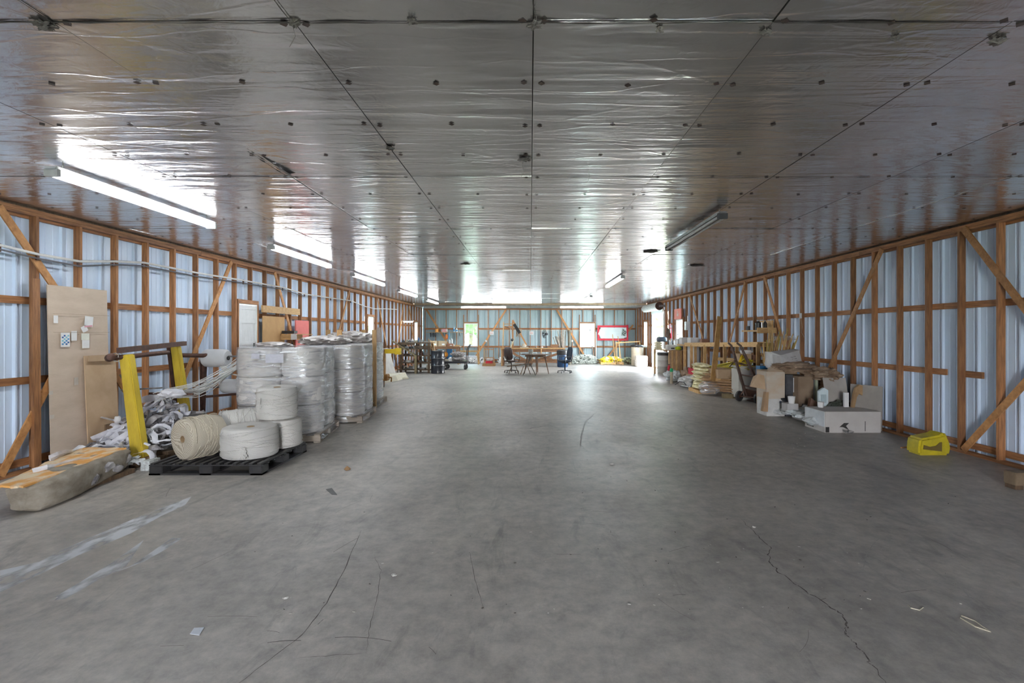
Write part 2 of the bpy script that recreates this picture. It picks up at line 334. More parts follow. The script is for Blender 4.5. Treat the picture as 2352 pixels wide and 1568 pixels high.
for j in range(len(YS) - 1):
    for i in range(len(XS) - 1):
        wx, wy = XS[i + 1] - XS[i] - .006, YS[j + 1] - YS[j] - .008
        key = (round(wx, 2), round(wy, 2))
        if key not in pm:
            pm[key] = MB().cbox((0, 0, .01), (wx, wy, .02)).build('ceiling_panel', foil, ceil, local=True); o = pm[key]
        else: o = copy_part(pm[key], ceil)
        o.location = ((XS[i] + XS[i + 1]) / 2, (YS[j] + YS[j + 1]) / 2, random.uniform(0, .004))
        o.rotation_euler = (random.uniform(-.0022, .0022), random.uniform(-.0035, .0035), 0)
# washers that pin the foil boards
wm = mat('dark tin washer', (.05, .03, .025), (.09, .06, .05), .6, bump=0); far = MB(); w0 = None
for k in range(-2, 43):
    y = .02 + .61 * k
    for n in range(-5, 6):
        for dx in (-.055, .055, .60):
            x = .015 + 1.205 * n + dx; yy = y + random.uniform(-.02, .02); a = random.uniform(0, 1.5) if random.random() < .3 else .785
            if abs(x) > 6.1 or random.random() < .12: continue
            if 2 < y < 5.6:
                if w0 is None: w0 = MB().cbox((0, 0, 0), (.030, .030, .002)).build('washer', wm, ceil, local=True); o = w0
                else: o = copy_part(w0, ceil)
                o.location = (x, yy, -.004); o.rotation_euler = (0, 0, a)
            elif y > 5:
                h = .019; far.prism([(x + h * math.cos(a + q * 1.5708), yy + h * math.sin(a + q * 1.5708), H - .005) for q in range(4)], (0, 0, .002))
stuff(far.build('distant_washers', wm, ceil))
# ragged seam tape on some joints
tapem = mat('torn dark seam tape', (.035, .03, .027), (.10, .09, .08), .8, bump=.2)
def seam(p, q, w_):
    n = 26; vs = []; p, q = Vector(p), Vector(q); d = (q - p).normalized(); s_ = V(-d.y, d.x, 0)
    for i in range(n + 1):
        t = i / n; c = p.lerp(q, t) + s_ * random.uniform(-.004, .004); a = w_ * random.uniform(.05, 1) ** 3
        vs += [c + s_ * (a + .002), c - s_ * (a + .002)]
    MB().add(vs, [(2 * i, 2 * i + 1, 2 * i + 3, 2 * i + 2) for i in range(n)]).build('seam_tape', tapem, ceil)
for j, segs in ((3, [(-5.2, -2.4), (-2.4, 0), (0, 2.4), (3, 6.1)]), (4, [(-3.6, -1.2), (-1.0, 1.5), (1.2, 3.4), (3.6, 5.9)]), (5, [(-1.2, 1.2), (2.2, 4.1)]), (6, [(-2, 0.6), (.2, 2.2)]), (7, [(-1, 1), (2, 3.2)]), (8, [(-2.5, 1)])):
    for a, b in segs: seam((a, YS[j], H - .006), (b, YS[j], H - .006), .007 if j < 5 else .02)
seam((-2.42, 4.2, H - .006), (-2.42, 4.85, H - .006), .012)
seam((.015, .1, H - .006), (.015, 2.4, H - .006), .008); seam((-2.4, .1, H - .006), (-2.4, 2.5, H - .006), .008); seam((-1.2, .6, H - .006), (-1.2, 2.5, H - .006), .008)
webm = mat('dusty cobweb clump', (.09, .08, .07), (.18, .16, .15), .95, bump=.4)
for (px, py, s_) in ((1205, 367, .045), (897, 342, .03), (100, 60, .04), (675, 55, .022), (1228, 58, .03), (1515, 68, .014), (1758, 76, .026), (2056, 90, .018), (945, 50, .02), (2290, 96, .03), (1600, 610, .12), (1070, 606, .1), (1495, 578, .12)):
    D = 1.55 * FPX / (765 - py); p = P(px, py, D); p.z = H - .012
    MB().blob(p, (s_, s_ * .7, .012), 1.3, 2.6, seed=px, sub=3, flat=False).build('cobweb_clump', webm, ceil)
# torn foil flap and hanging threads
MB().add([(-2.37, 4.25, H - .004), (-2.39, 4.85, H - .004), (-2.32, 4.85, H - .03)], [(0, 1, 2)]).build('torn_flap', webm, ceil)
thr = MB()
for (px, py) in ((672, 60), (1200, 380), (1228, 20), (1085, 520), (1352, 395), (400, 400)):
    D = 1.56 * FPX / (765 - py) if py < 700 else 3; p = P(px, py, D); p.z = H
    thr.tube([p, p + V(.01, .01, -.05), p + V(-.015, 0, -.11)], .0016, 4)
stuff(thr.build('hanging_threads', webm, ceil))
# rear ceiling, a little lower
MB().box(-6.2, 26.2, 3.16, 6.2, 26.24, H + .03).build('header_board', mat('gray weathered header', (.36, .32, .28), (.22, .19, .16), .7), ceil)
MB().box(-6.2, 26.17, 3.262, 6.2, 26.2, 3.285).build('edge_strip', pine_h, ceil)
for i in range(len(XS) - 1):
    MB().box(XS[i] + .004, 26.25, 3.165, XS[i + 1] - .004, YF + .09, 3.185).build('rear_ceiling_panel', foil2, ceil)
MB().box(-6.4, 26.25, 3.19, 6.4, YF + .2, 3.21).build('attic_deck', darkgap, ceil)
# ---------- walls
RIB = [(0, 0), (.012, .028), (.034, .028), (.046, 0), (.10, 0), (.106, .005), (.114, .005), (.12, 0), (.205, 0), (.211, .005), (.219, .005), (.225, 0)]
PER = .3
def sheet(u0, u1, z0, z1, openings, xf, name, parent):
    """one corrugated sheet; u runs along the wall, xf(u, depth, z) -> world point"""
    us = []
    k = math.floor(u0 / PER) - 1
    while k * PER < u1 + PER:
        us += [(k * PER + a, d) for a, d in RIB]; k += 1
    cuts = [u0, u1] + [c for o in openings for c in (o[0], o[1]) if u0 < c < u1]
    def dep(u):
        for (a, da), (b, db) in zip(us, us[1:]):
            if a <= u <= b: return da + (db - da) * (u - a) / max(b - a, 1e-6)
        return 0
    pts = sorted(set([round(u, 4) for u, _ in us if u0 < u < u1] + [round(c, 4) for c in cuts])); mb = MB()
    for a, b in zip(pts, pts[1:]):
        if b - a < 1e-4: continue
        mid = (a + b) / 2; zr = [(z0, z1)]
        for o in openings:
            if o[0] < mid < o[1]:
                nz = []
                for s0, s1 in zr:
                    if o[2] > s0: nz.append((s0, min(s1, o[2])))
                    if o[3] < s1: nz.append((max(s0, o[3]), s1))
                zr = [q for q in nz if q[1] - q[0] > .001]
        for s0, s1 in zr:
            mb.add([xf(a, dep(a), s0), xf(b, dep(b), s0), xf(b, dep(b), s1), xf(a, dep(a), s1)], [(0, 1, 2, 3)])
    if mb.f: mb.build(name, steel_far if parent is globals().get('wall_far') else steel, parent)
def side_wall(name, sg, openings, braces, girts_lo, start):
    root = struct(name, (sg * HX, 0, 0)); X = lambda d: sg * (HX + d)
    sm = MB().box(-.0445, -.019, .04, .0445, .019, H - .12)      # one stud, centred
    y = start - SP * 19; n = 0; s0 = None
    while y < YF + .05:
        segs = [(.04, H - .1)]
        for o in openings:
            if o[0] - .02 < y < o[1] + .02:
                segs = [(.04, o[2] - .05), (o[3] + .09, H - .1)]
                if o[2] < .1: segs = segs[1:]
        for a, b in segs:
            if y < YB + .1: continue
            if (a, b) == (.04, H - .1):
                if s0 is None:
                    s0 = MB().box(-.0445, -.019, .04, .0445, .019, H - .1).build('stud', wood_z, root, local=True); o_ = s0
                else: o_ = copy_part(s0, root)
                o_.location = (sg * .0445, y + random.uniform(-.01, .01), 0)
            else: MB().box(X(0), y - .019, a, X(.089), y + .019, b).build('stud', wood_z, root)
        y += SP
    for o in openings:                                           # trimmers and header round an opening
        for yy in (o[0] - .022, o[1] + .022):
            MB().box(X(-.002), yy - .019, .04, X(.087), yy + .019, min(o[3] + .09, H - .1)).build('trimmer_stud', wood_z, root)
        MB().box(X(-.004), o[0] - .04, o[3] + .003, X(.085), o[1] + .04, o[3] + .088).build('opening_header', wood_y, root)
        if o[2] > .3: MB().box(X(-.004), o[0] - .04, o[2] - .045, X(.085), o[1] + .04, o[2] - .005).build('rough_sill', wood_y, root)
    def runs(a, b, step):
        while a < b - .05:
            c = min(a + step, b); yield a + .003, c - .003; a = c
    for a, b in runs(YB, YF + .09, SP * 8):
        MB().box(X(0), a, H - .10, X(.089), b, H - .062).build('top_plate', wood_y, root)
        MB().box(X(-.003), a, H - .060, X(.089), b, H - .022).build('top_plate', wood_y, root)
        MB().box(X(.05), a, H - .02, X(.13), b, H + .03).build('eave_strip', old_wood, root)
        MB().box(X(0), a, 0, X(.089), b, .04).build('bottom_plate', wood_y, root)
    def girt(z, lo):
        for a, b in lo:
            for c, d in runs(a, b, SP * 7):
                for o in openings:
                    if o[2] < z + .05 and o[3] > z - .05:
                        if c < o[0] < d and o[1] < d: MB().box(X(.089), o[1] + .03, z - .045, X(.127), d, z + .045).build('girt', wood_y, root); d = o[0] - .03
                        elif c < o[0] < d: d = o[0] - .03
                        elif c < o[1] < d: c = o[1] + .03
                        elif o[0] <= c and d <= o[1]: c = d
                if d - c > .03: MB().box(X(.089), c, z - .045, X(.127), d, z + .045).build('girt', wood_y, root)
    girt(2.13, [(YB, YF)]); girt(1.13, girts_lo); girt(.12, [(YB, YF)]); girt(3.2, [(YB, YF)])
    for (ya, za, yb, zb) in braces:
        MB().bar((X(-.012), ya, za), (X(-.012), yb, zb), .09, .02, (1, 0, 0)).build('brace', wood_b, root)
    a = YB
    while a < YF + .1:
        sheet(a, min(a + .9, YF + .13), 0, H + .03, openings, lambda u, d, z: V(X(.128 + .02 - d), u, z), 'steel_sheet', root); a += .9
    return root
L_open = [(10.43, 11.14, 0.0, 2.36), (18.75, 19.45, 1.0, 2.36), (26.3, 27.0, .95, 2.33)]
L_br = [(5.7, 3.2, 7.75, .5), (5.72, .05, 6.6, 1.6), (10.14, 3.2, 8.25, .08), (11.86, 3.2, 13.6, .1), (16.75, 3.17, 14.9, .3), (19.85, 3.15, 21.6, .3), (23.9, 3.15, 22.6, .6), (25.0, 3.1, 26.2, .9)]
wall_left = side_wall('wall_left', -1, L_open, L_br, [(YB, YF)], 6.17)
R_open = [(22.5, 24.85, 0.0, 2.72), (19.95, 20.9, 1.05, 2.3), (26.0, 26.8, .95, 2.35)]
R_br = [(7.0, 3.22, 5.3, .9), (7.0, .05, 5.5, 1.85), (8.62, 3.2, 10.5, .45), (12.94, 3.2, 11.2, .1), (14.1, 3.2, 15.9, .3), (19.0, 3.18, 17.0, .9), (22.3, 3.1, 21.4, .8)]
wall_right = side_wall('wall_right', 1, R_open, R_br, [(YB, 6.2), (6.82, 7.16), (7.42, YF)], 6.5)
# ---------- far wall
wall_far = struct('wall_far', (0, YF, 0))
F_open = [(-3.87, -3.06, .95, 2.30), (2.90, 3.77, .9, 2.30)]
s0 = None
for k in range(21):
    x = -6.15 + .615 * k; segs = [(.04, 3.08)]
    for o in F_open:
        if o[0] - .03 < x < o[1] + .03: segs = [(.04, o[2] - .05), (o[3] + .09, 3.08)]
    for a, b in segs: MB().box(x - .019, YF, a, x + .019, YF + .089, b).build('stud', wood_z, wall_far)
for o in F_open:
    for xx in (o[0] - .022, o[1] + .022): MB().box(xx - .019, YF - .002, .04, xx + .019, YF + .087, o[3] + .5).build('trimmer_stud', wood_z, wall_far)
    MB().box(o[0] - .04, YF - .004, o[3] + .003, o[1] + .04, YF + .085, o[3] + .07).build('opening_header', wood_x, wall_far)
    MB().box(o[0] - .04, YF - .004, o[2] - .045, o[1] + .04, YF + .085, o[2] - .005).build('rough_sill', wood_x, wall_far)
for a, b in ((-6.2, -2.5), (-2.5, 1.2), (1.2, 6.2)):
    MB().box(a, YF - .005, 3.08, b, YF + .089, 3.16).build('top_plate', wood_x, wall_far); MB().box(a, YF, 0, b, YF + .089, .04).build('bottom_plate', wood_x, wall_far)
for z in (.15, .93, 1.98):
    segs = [(-6.2, -3.92), (-3.02, -.1), (-.1, 2.85), (3.82, 6.2)] if z > .5 else [(-6.2, -2), (-2, 2), (2, 6.2)]
    for a, b in segs: MB().box(a, YF + .089, z - .05, b, YF + .127, z + .05).build('girt', wood_x, wall_far)
for p, q in (((-6.05, 3.08), (-4.15, -.0)), ((-1.42, 3.08), (-3.35, .1)), ((1.55, 3.08), (3.35, .1)), ((6.0, 2.2), (4.35, .1))):
    MB().bar((p[0], YF - .012, p[1]), (q[0], YF - .012, max(q[1], .06)), .1, .02, (0, 1, 0)).build('brace', wood_b, wall_far)
a = -6.4
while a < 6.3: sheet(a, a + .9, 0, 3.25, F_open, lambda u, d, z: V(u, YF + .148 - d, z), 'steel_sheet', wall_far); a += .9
# ---------- unseen wall behind the camera; its open doorway is added, sized for daylight
wall_back = struct('wall_back', (0, YB, 0)); B_open = [(-.9, .9, 0, 3.05)]
a = -6.4
while a < 6.3: sheet(a, a + .9, 0, H + .03, B_open, lambda u, d, z: V(u, YB - .13, z), 'steel_sheet', wall_back); a += .9
for k in range(21):
    x = -6.15 + .615 * k
    if abs(x) > .95: MB().box(x - .019, YB - .09, 0, x + .019, YB, H - .03).build('stud', wood_z, wall_back)
for x in (-.93, .93): MB().box(x - .05, YB - .09, 0, x + .05, YB, 3.05).build('door_post', wood_z, wall_back)
for a, b in ((-1.0, 1.0),): MB().box(a, YB - .09, 3.05, b, YB, 3.14).build('opening_header', wood_x, wall_back)
# ---------- windows and doors
glass = bpy.data.materials.new('window glass'); _nt, _b = nodes(glass); _tr = _nt.nodes.new('ShaderNodeBsdfTransparent'); _gl = _nt.nodes.new('ShaderNodeBsdfGlossy'); _mx = _nt.nodes.new('ShaderNodeMixShader')
_tr.inputs[0].default_value = (.60, .68, .69, 1); _gl.inputs['Roughness'].default_value = .05; _mx.inputs[0].default_value = .06; _nt.links.new(_tr.outputs[0], _mx.inputs[1]); _nt.links.new(_gl.outputs[0], _mx.inputs[2]); _nt.links.new(_mx.outputs[0], _nt.nodes['Material Output'].inputs[0])
def window(name, c, axis, half, z0, z1, out):
    """c = centre on the wall plane; axis 'x' or 'y' the run of the wall; out = sign towards the outside"""
    root = struct(name, (c[0], c[1], z0))
    def bx(a0, a1, d0, d1, za, zb, nm, m, par=root):
        if axis == 'y': return MB().box(c[0] + out * d0, c[1] + a0, za, c[0] + out * d1, c[1] + a1, zb).build(nm, m, par)
        return MB().box(c[0] + a0, c[1] + out * d0, za, c[0] + a1, c[1] + out * d1, zb).build(nm, m, par)
    f = .035
    for a0, a1, za, zb in ((-half, -half + f, z0, z1), (half - f, half, z0, z1), (-half + f, half - f, z0, z0 + f), (-half + f, half - f, z1 - f, z1)):
        bx(a0, a1, .02, .16, za, zb, 'window_frame', white)
    zm = (z0 + z1) / 2
    for za, zb, d in ((z0 + f, zm + .015, .05), (zm - .015, z1 - f, .08)):
        sa = bx(-half + f, -half + f + .03, d, d + .025, za, zb, 'sash', white)
        for a0, a1, zc, zd in ((half - f - .03, half - f, za, zb), (-half + f + .03, half - f - .03, za, za + .03), (-half + f + .03, half - f - .03, zb - .03, zb)):
            bx(a0, a1, d, d + .025, zc, zd, 'sash_rail', white, sa)
        for k in (1, 2): t = -half + f + (2 * half - 2 * f) * k / 3; bx(t - .007, t + .007, d + .006, d + .016, za + .03, zb - .03, 'muntin', white, sa)
        t = (za + zb) / 2; bx(-half + f + .03, half - f - .03, d + .007, d + .015, t - .007, t + .007, 'muntin', white, sa)
        bx(-half + f + .02, half - f - .02, d + .011, d + .013, za + .02, zb - .02, 'pane', glass, sa)
    return root
window('window_1', (-HX, 19.1), 'y', .345, 1.0, 2.36, -1)
window('window_2', (-HX, 26.65), 'y', .345, .95, 2.33, -1)
window('window_3', (-3.465, YF), 'x', .40, .95, 2.30, 1)
window('window_4', (3.335, YF), 'x', .43, .9, 2.30, 1)
window('window_5', (HX, 26.4), 'y', .395, .95, 2.35, 1)
window('window_6', (HX, 20.42), 'y', .47, 1.05, 2.3, 1)
for x, y, r, sx, sy in ((-HX - .16, 19.1, (0, -math.pi / 2, 0), 1.3, .66), (-HX - .16, 26.65, (0, -math.pi / 2, 0), 1.3, .66), (HX + .16, 26.4, (0, math.pi / 2, 0), 1.3, .76), (HX + .16, 20.42, (0, math.pi / 2, 0), 1.2, .9)):
    portal((x, y, 1.68), r, sx, sy)
portal((-3.465, YF + .16, 1.63), (-math.pi / 2, 0, 0), .76, 1.3); portal((3.335, YF + .16, 1.6), (-math.pi / 2, 0, 0), .8, 1.35)
portal((HX + .16, 23.68, 1.36), (0, math.pi / 2, 0), 2.7, 2.35); portal((0, YB - .16, 1.52), (math.pi / 2, 0, 0), 1.8, 3.05)
# plank door on the left
door = struct('door_1', (-HX - .03, 10.785, 0))
for k in range(5): MB().box(-HX - .055, 10.45 + .135 * k, .02, -HX - .03, 10.45 + .135 * k + .131, 2.34).build('door_plank', white, door)
for z in (.25, 1.05, 1.5, 1.98, 2.28): MB().box(-HX - .031, 10.46, z - .035, -HX - .012, 11.11, z + .035).build('door_rail', white, door)
MB().box(-HX - .03, 10.445, .02, -HX - .005, 10.475, 2.345).build('door_stile', white, door); MB().box(-HX - .03, 11.095, .02, -HX - .005, 11.125, 2.345).build('door_stile', white, door)
hd = MB().box(-HX - .01, 10.98, 1.32, -HX + .004, 11.03, 1.50).build('latch_plate', blackp, door); MB().tube([(-HX + .002, 11.0, 1.36), (-HX + .045, 11.0, 1.36), (-HX + .05, 10.93, 1.36)], .009, 8).build('door_handle', blackp, hd)
for y in (10.405, 11.135): MB().box(-HX - .16, y, 0, -HX - .01, y + .03, 2.36).build('door_jamb', white, door)
MB().box(-HX - .16, 10.43, 2.345, -HX - .01, 11.14, 2.36).build('door_jamb', white, door)
# roll-up door on the right: jambs, curtain rolled on its drum
rd = struct('door_2', (HX, 23.68, 0))
for y in (22.55, 24.80): MB().box(HX - .02, y - .05, 0, HX + .12, y + .05, 2.75).build('door_jamb', mat('weathered white jamb', (.72, .66, .64), (.5, .42, .38), .6, scale=6, stretch=(1, 1, .3)), rd)
for y in (22.62, 24.73): MB().box(HX - .05, y - .025, 0, HX - .02, y + .025, 2.8).build('curtain_track', galv, rd)
cur = mat('pale ribbed curtain', (.66, .72, .70), (.55, .60, .58), .45, bump=.05); mb = MB(); cy, cz, cr_ = HX - .27, 2.97, .185; n = 44; pr = []
for k in range(n): r = cr_ if k % 2 else cr_ - .012; pr.append((cy + r * math.cos(k * math.tau / n), 22.55, cz + r * math.sin(k * math.tau / n)))
mb.prism(pr, (0, 2.75, 0)).build('rolled_curtain', cur, rd)
MB().box(HX - .10, 22.62, 2.66, HX - .075, 24.73, 2.9).build('curtain_slat', cur, rd)
dr = MB().lathe([(.02, -.06), (.19, -.06), (.19, -.035), (.15, -.03), (.15, 0), (.02, 0)], (cy, 22.55, cz), 26, (0, 1, 0)).build('drum_wheel', rust, rd)
for k in range(5): a = k * math.tau / 5; MB().lathe([(.0, -.004), (.032, -.004), (.032, 0), (0, 0)], (cy + .1 * math.cos(a), 22.485, cz + .1 * math.sin(a)), 10, (0, 1, 0)).build('wheel_hole', blackp, dr)
MB().tube([(cy, 22.4, cz), (cy, 25.4, cz)], .02, 8).build('drum_axle', iron, rd)
for y in (22.46, 25.34): MB().box(cy - .03, y - .012, cz - .05, HX, y + .012, cz + .05).build('axle_bracket', iron, rd)
# ---------- outdoors
ground = MB().box(-60, -50, -.35, 60, 90, -.14).build('ground', mat('sunlit grass and dirt', (.34, .42, .24), (.5, .49, .38), .9, scale=.6, world=True, bump=.2), origin=(0, 0, -.14)); ground['kind'] = 'structure'  # yard colours raised to stand in for sunlight on the ground
MB().box(6.45, 20.5, -.14, 12, 27.5, -.02).build('pavement', mat('pale apron concrete', (.6, .59, .57), (.5, .49, .47), .7, world=True), origin=(9, 24, 0))['kind'] = 'structure'
shed = thing('storage_shed', 'white ribbed shed standing outside, seen through the open roll-up door', 'shed', (10.6, 28, 0))
for k in range(16): MB().box(9.0 + .3 * k, 29.0, -.1, 9.0 + .3 * k + .29, 29.08, 3.1).build('siding_panel', white, shed)
for k in range(12): MB().box(8.92, 29.0 + .3 * k, -.1, 9.0, 29.0 + .3 * k + .29, 3.1).build('siding_panel', white, shed)
MB().prism([(8.7, 28.7, 3.1), (13.9, 28.7, 3.1), (13.9, 28.7, 3.2), (11.3, 28.7, 4.1), (8.7, 28.7, 3.2)], (0, 4.2, 0)).build('roof', galv, shed)
leafm = mat('tree leaves', (.10, .22, .06), (.22, .36, .12), .8, scale=3, rand=.2, bump=.5); barkm = mat('tree bark', (.16, .11, .08), (.24, .18, .13), .9)
tl = [(-5.4, 44, 'broad green tree beyond the far left window', 3.2), (-1.0, 50, 'tall green tree outside, between the two far windows', 3.6), (-7.5, 38, 'dense green tree close beyond the far left window', 1.9), (-2.8, 37, 'small green tree showing in the right edge of the left far window', 1.5), (12, 47, 'pale green tree far outside, right of the right far window', 3.0), (-14, 33, 'round leafy tree outside the left wall', 2.8), (18, 33, 'leafy tree outside, right of the white shed', 3.2)]
for x, y, lab, r in tl:
    t = thing('tree', lab, 'tree', (x, y, -.14), group='trees outside')
    MB().tube([(x, y, -.2), (x + .1, y, 1.5), (x - .1, y, 3)], [.25, .2, .12], 10).build('trunk', barkm, t)
    mb = MB()
    for k in range(9): mb.blob((x + random.uniform(-.7, .7) * r * .7, y + random.uniform(-.7, .7) * r * .7, random.uniform(.9, 1.8) * r), (r * .55, r * .55, r * .5), .5, 3, seed=k + x, sub=3, flat=False)
    stuff(mb.build('foliage', leafm, t, smooth=False))
# ---------- strip lights
tube_on = emit('lit fluorescent tube', (.93, .97, 1.0), TUBE_POWER); tube_off = mat('dusty unlit tube', (.55, .54, .52), (.42, .41, .4), .35, scale=8, bump=.02)
fixm = mat('white fixture enamel', (.66, .66, .66), (.5, .5, .5), .35, scale=5, bump=.02)
def strip_light(x, y0, y1, z, lit, label, axis='y', chain=.0, dusty=False, tubes=2):
    c = V(x, y0, z) if axis == 'y' else V(y0, x, z)
    t = thing('strip_light', label, 'ceiling light', c, group='fluorescent strip lights'); Ln = y1 - y0
    R = (lambda a, b, h: (x + a, y0 + b, z + h)) if axis == 'y' else (lambda a, b, h: (y0 + b, x + a, z + h))
    def bx(a0, a1, b0, b1, h0, h1, nm, m, bev=0):
        p, q = R(a0, b0, h0), R(a1, b1, h1); return MB().box(*p, *q).build(nm, m, t, bevel=bev)
    fm_ = iron if dusty else fixm
    p0, p1 = R(-.055, 0, .045), R(.055, Ln, .045)
    pts = [R(-.055, 0, .075), R(.055, 0, .075), R(.04, 0, .045), R(-.04, 0, .045)]
    MB().prism(pts, Vector(R(0, Ln, 0)) - Vector(R(0, 0, 0))).build('housing', fm_, t)
    for a in (-.038, .038) if tubes == 2 else (0,):
        MB().tube([R(a, .04, .012), R(a, Ln - .04, .012)], .019, 12).build('fluorescent_tube', tube_on if lit else tube_off, t)
    for b0 in (0, Ln - .035): bx(-.062, .062, b0, b0 + .035, -.016, .05, 'lamp_holder', blackp if dusty else fm_)
    zc = H if (axis == 'y' or x < 26.2) else 3.165
    for b0 in (.12, Ln - .12):
        p = Vector(R(0, b0, .075)); MB().tube([p, V(p.x, p.y, zc)], .006, 6).build('hanger', iron, t)
ZL = 3.165
strip_light(-4.36, 4.45, 6.72, ZL, True, 'nearest lit strip light, over the yellow rack')
strip_light(-4.43, 8.35, 10.8, ZL, True, 'lit strip light over the first wrapped yarn stack')
strip_light(-4.47, 12.3, 14.9, ZL, True, 'lit strip light, third one along the left wall')
strip_light(-4.55, 16.9, 19.5, ZL, True, 'lit strip light, fourth one along the left wall')
strip_light(-4.5, 21.2, 23.7, ZL - .03, True, 'lit strip light, fifth and last along the left wall')
strip_light(2.40, 6.1, 8.5, ZL, False, 'dark unlit dusty strip light over the right of the floor', dusty=True)
strip_light(2.42, 12.8, 15.4, ZL, True, 'lit strip light beyond the dark unlit one')
strip_light(2.42, 19.5, 21.9, ZL, True, 'lit strip light near the far end, right of centre')
strip_light(24.0, -1.88, .58, 3.2, True, 'lit strip light hung crosswise before the ceiling edge, centre', axis='x')
strip_light(26.7, -3.78, -1.3, 3.1, True, 'lit crosswise strip light at the far wall, left one', axis='x')
strip_light(26.7, 1.6, 4.0, 3.1, True, 'lit crosswise strip light at the far wall, right one', axis='x')
# ================================================================== things along the left
def yarn_mat(name, c1, c2, ang=.5, sc=70):
    m = bpy.data.materials.new(name); nt, b = nodes(m); L = nt.links.new; N = nt.nodes.new
    tcn = N('ShaderNodeTexCoord').outputs['Object']; mp = N('ShaderNodeMapping'); mp.inputs['Rotation'].default_value = (ang, ang * .6, 0); L(tcn, mp.inputs[0])
    wv = N('ShaderNodeTexWave'); wv.bands_direction = 'Z'; wv.inputs['Scale'].default_value = sc / 1.7; wv.inputs['Distortion'].default_value = 2.4; wv.inputs['Detail'].default_value = 2; wv.inputs['Detail Scale'].default_value = .6
    L(mp.outputs[0], wv.inputs['Vector']); r = N('ShaderNodeValToRGB'); r.color_ramp.elements[0].color = (*c2, 1); r.color_ramp.elements[1].color = (*c1, 1); r.color_ramp.elements[0].position = .05; r.color_ramp.elements[1].position = .55
    L(wv.outputs['Fac'], r.inputs[0]); n = N('ShaderNodeTexNoise'); n.inputs['Scale'].default_value = 4; L(tcn, n.inputs['Vector'])
    mx = N('ShaderNodeMixRGB'); mx.blend_type = 'MULTIPLY'; mx.inputs[0].default_value = .35; L(r.outputs[0], mx.inputs[1]); L(n.outputs['Fac'], mx.inputs[2]); L(mx.outputs[0], b.inputs['Base Color'])
    b.inputs['Roughness'].default_value = .9; bp = N('ShaderNodeBump'); bp.inputs['Strength'].default_value = .45; bp.inputs['Distance'].default_value = .004; L(wv.outputs['Fac'], bp.inputs['Height']); L(bp.outputs[0], b.inputs['Normal']); return m
ym = yarn_mat('white wound yarn', (.80, .78, .74), (.58, .55, .51)); ymc = yarn_mat('cream wound yarn', (.74, .67, .54), (.46, .39, .29), .2, 90)
ymg = yarn_mat('off white wound yarn', (.90, .87, .83), (.68, .64, .59), .7, 60)
corem = mat('paper core', (.40, .28, .16), (.30, .2, .11), .8)
def roll_mesh(r, h, seed=0, core=.045, n=40, rnd=.035, bulge=.008):
    prof = [(core, h * .03), (r * .6, 0), (r - rnd, 0), (r - rnd * .3, rnd * .3), (r, rnd)] + [(r + bulge * math.sin(math.pi * t / 8), rnd + (h - 2 * rnd) * t / 8) for t in range(1, 8)] + [(r, h - rnd), (r - rnd * .3, h - rnd * .3), (r - rnd, h), (r * .6, h - .004), (core, h - .015)]
    prof += [(core, h * .03)]; mb = MB().lathe(prof[:-1], (0, 0, 0), n, closed=True)
    for v in mb.v:
        a = math.atan2(v.y, v.x); k = 1 + .018 * noise.noise(Vector((math.cos(a) * 2, math.sin(a) * 2, v.z * 9 + seed))) + .008 * math.sin(3 * a + seed)
        if (v.x ** 2 + v.y ** 2) ** .5 > core * 1.2: v.x *= k; v.y *= k; v.z += .006 * noise.noise(Vector((v.x * 6, v.y * 6, seed)))
    return mb
def yarn_roll(loc, r, h, label, group, m, seed=0, rot=(0, 0, 0), knot=None, cat='yarn roll'):
    t = thing('yarn_roll', label, cat, loc, group=group); t.rotation_euler = rot
    roll_mesh(r, h, seed).build('wound_yarn', m, t, smooth=True, local=True)
    MB().lathe([(.036, .01), (.045, .01), (.045, h - .008), (.036, h - .008)], (0, 0, 0), 16, closed=True).build('core_tube', corem, t, local=True)
    if knot is not None or group.startswith('loose'):
        ls = MB()
        for k in range(26):
            a0_ = random.uniform(0, 6.28); sp_ = random.uniform(1.2, 3.2); z0_ = random.uniform(.05, h - .05); z1_ = min(h - .03, max(.03, z0_ + random.uniform(-.22, .22))); bow = random.uniform(-.03, .03)
            ls.tube([V(math.cos(a0_ + sp_ * q / 14) * (r + .011), math.sin(a0_ + sp_ * q / 14) * (r + .011), z0_ + (z1_ - z0_) * q / 14 + bow * math.sin(math.pi * q / 14)) for q in range(15)], .0045, 4)
        stuff(ls.build('loose_strands', m, t, local=True))
    if knot:
        a, z = knot; mb = MB()
        for k in range(12):
            aa = a + random.uniform(-.07, .07); rr = r + .02; p = [V(math.cos(a) * rr, math.sin(a) * rr, z)]
            for q in range(1, 5): p.append(V(math.cos(aa + .03 * q * random.uniform(-1, 1)) * (rr + .006 * (q % 3)), math.sin(aa) * (rr + .012), z - q * random.uniform(.022, .034)))
            mb.tube(p, .006, 5)
        mb.lathe([(.0, -.02), (.02, -.012), (.024, 0), (.02, .012), (0, .02)], (math.cos(a) * (r + .02), math.sin(a) * (r + .02), z), 8)
        mb.build('yarn_knot', m, t, local=True)
    return t
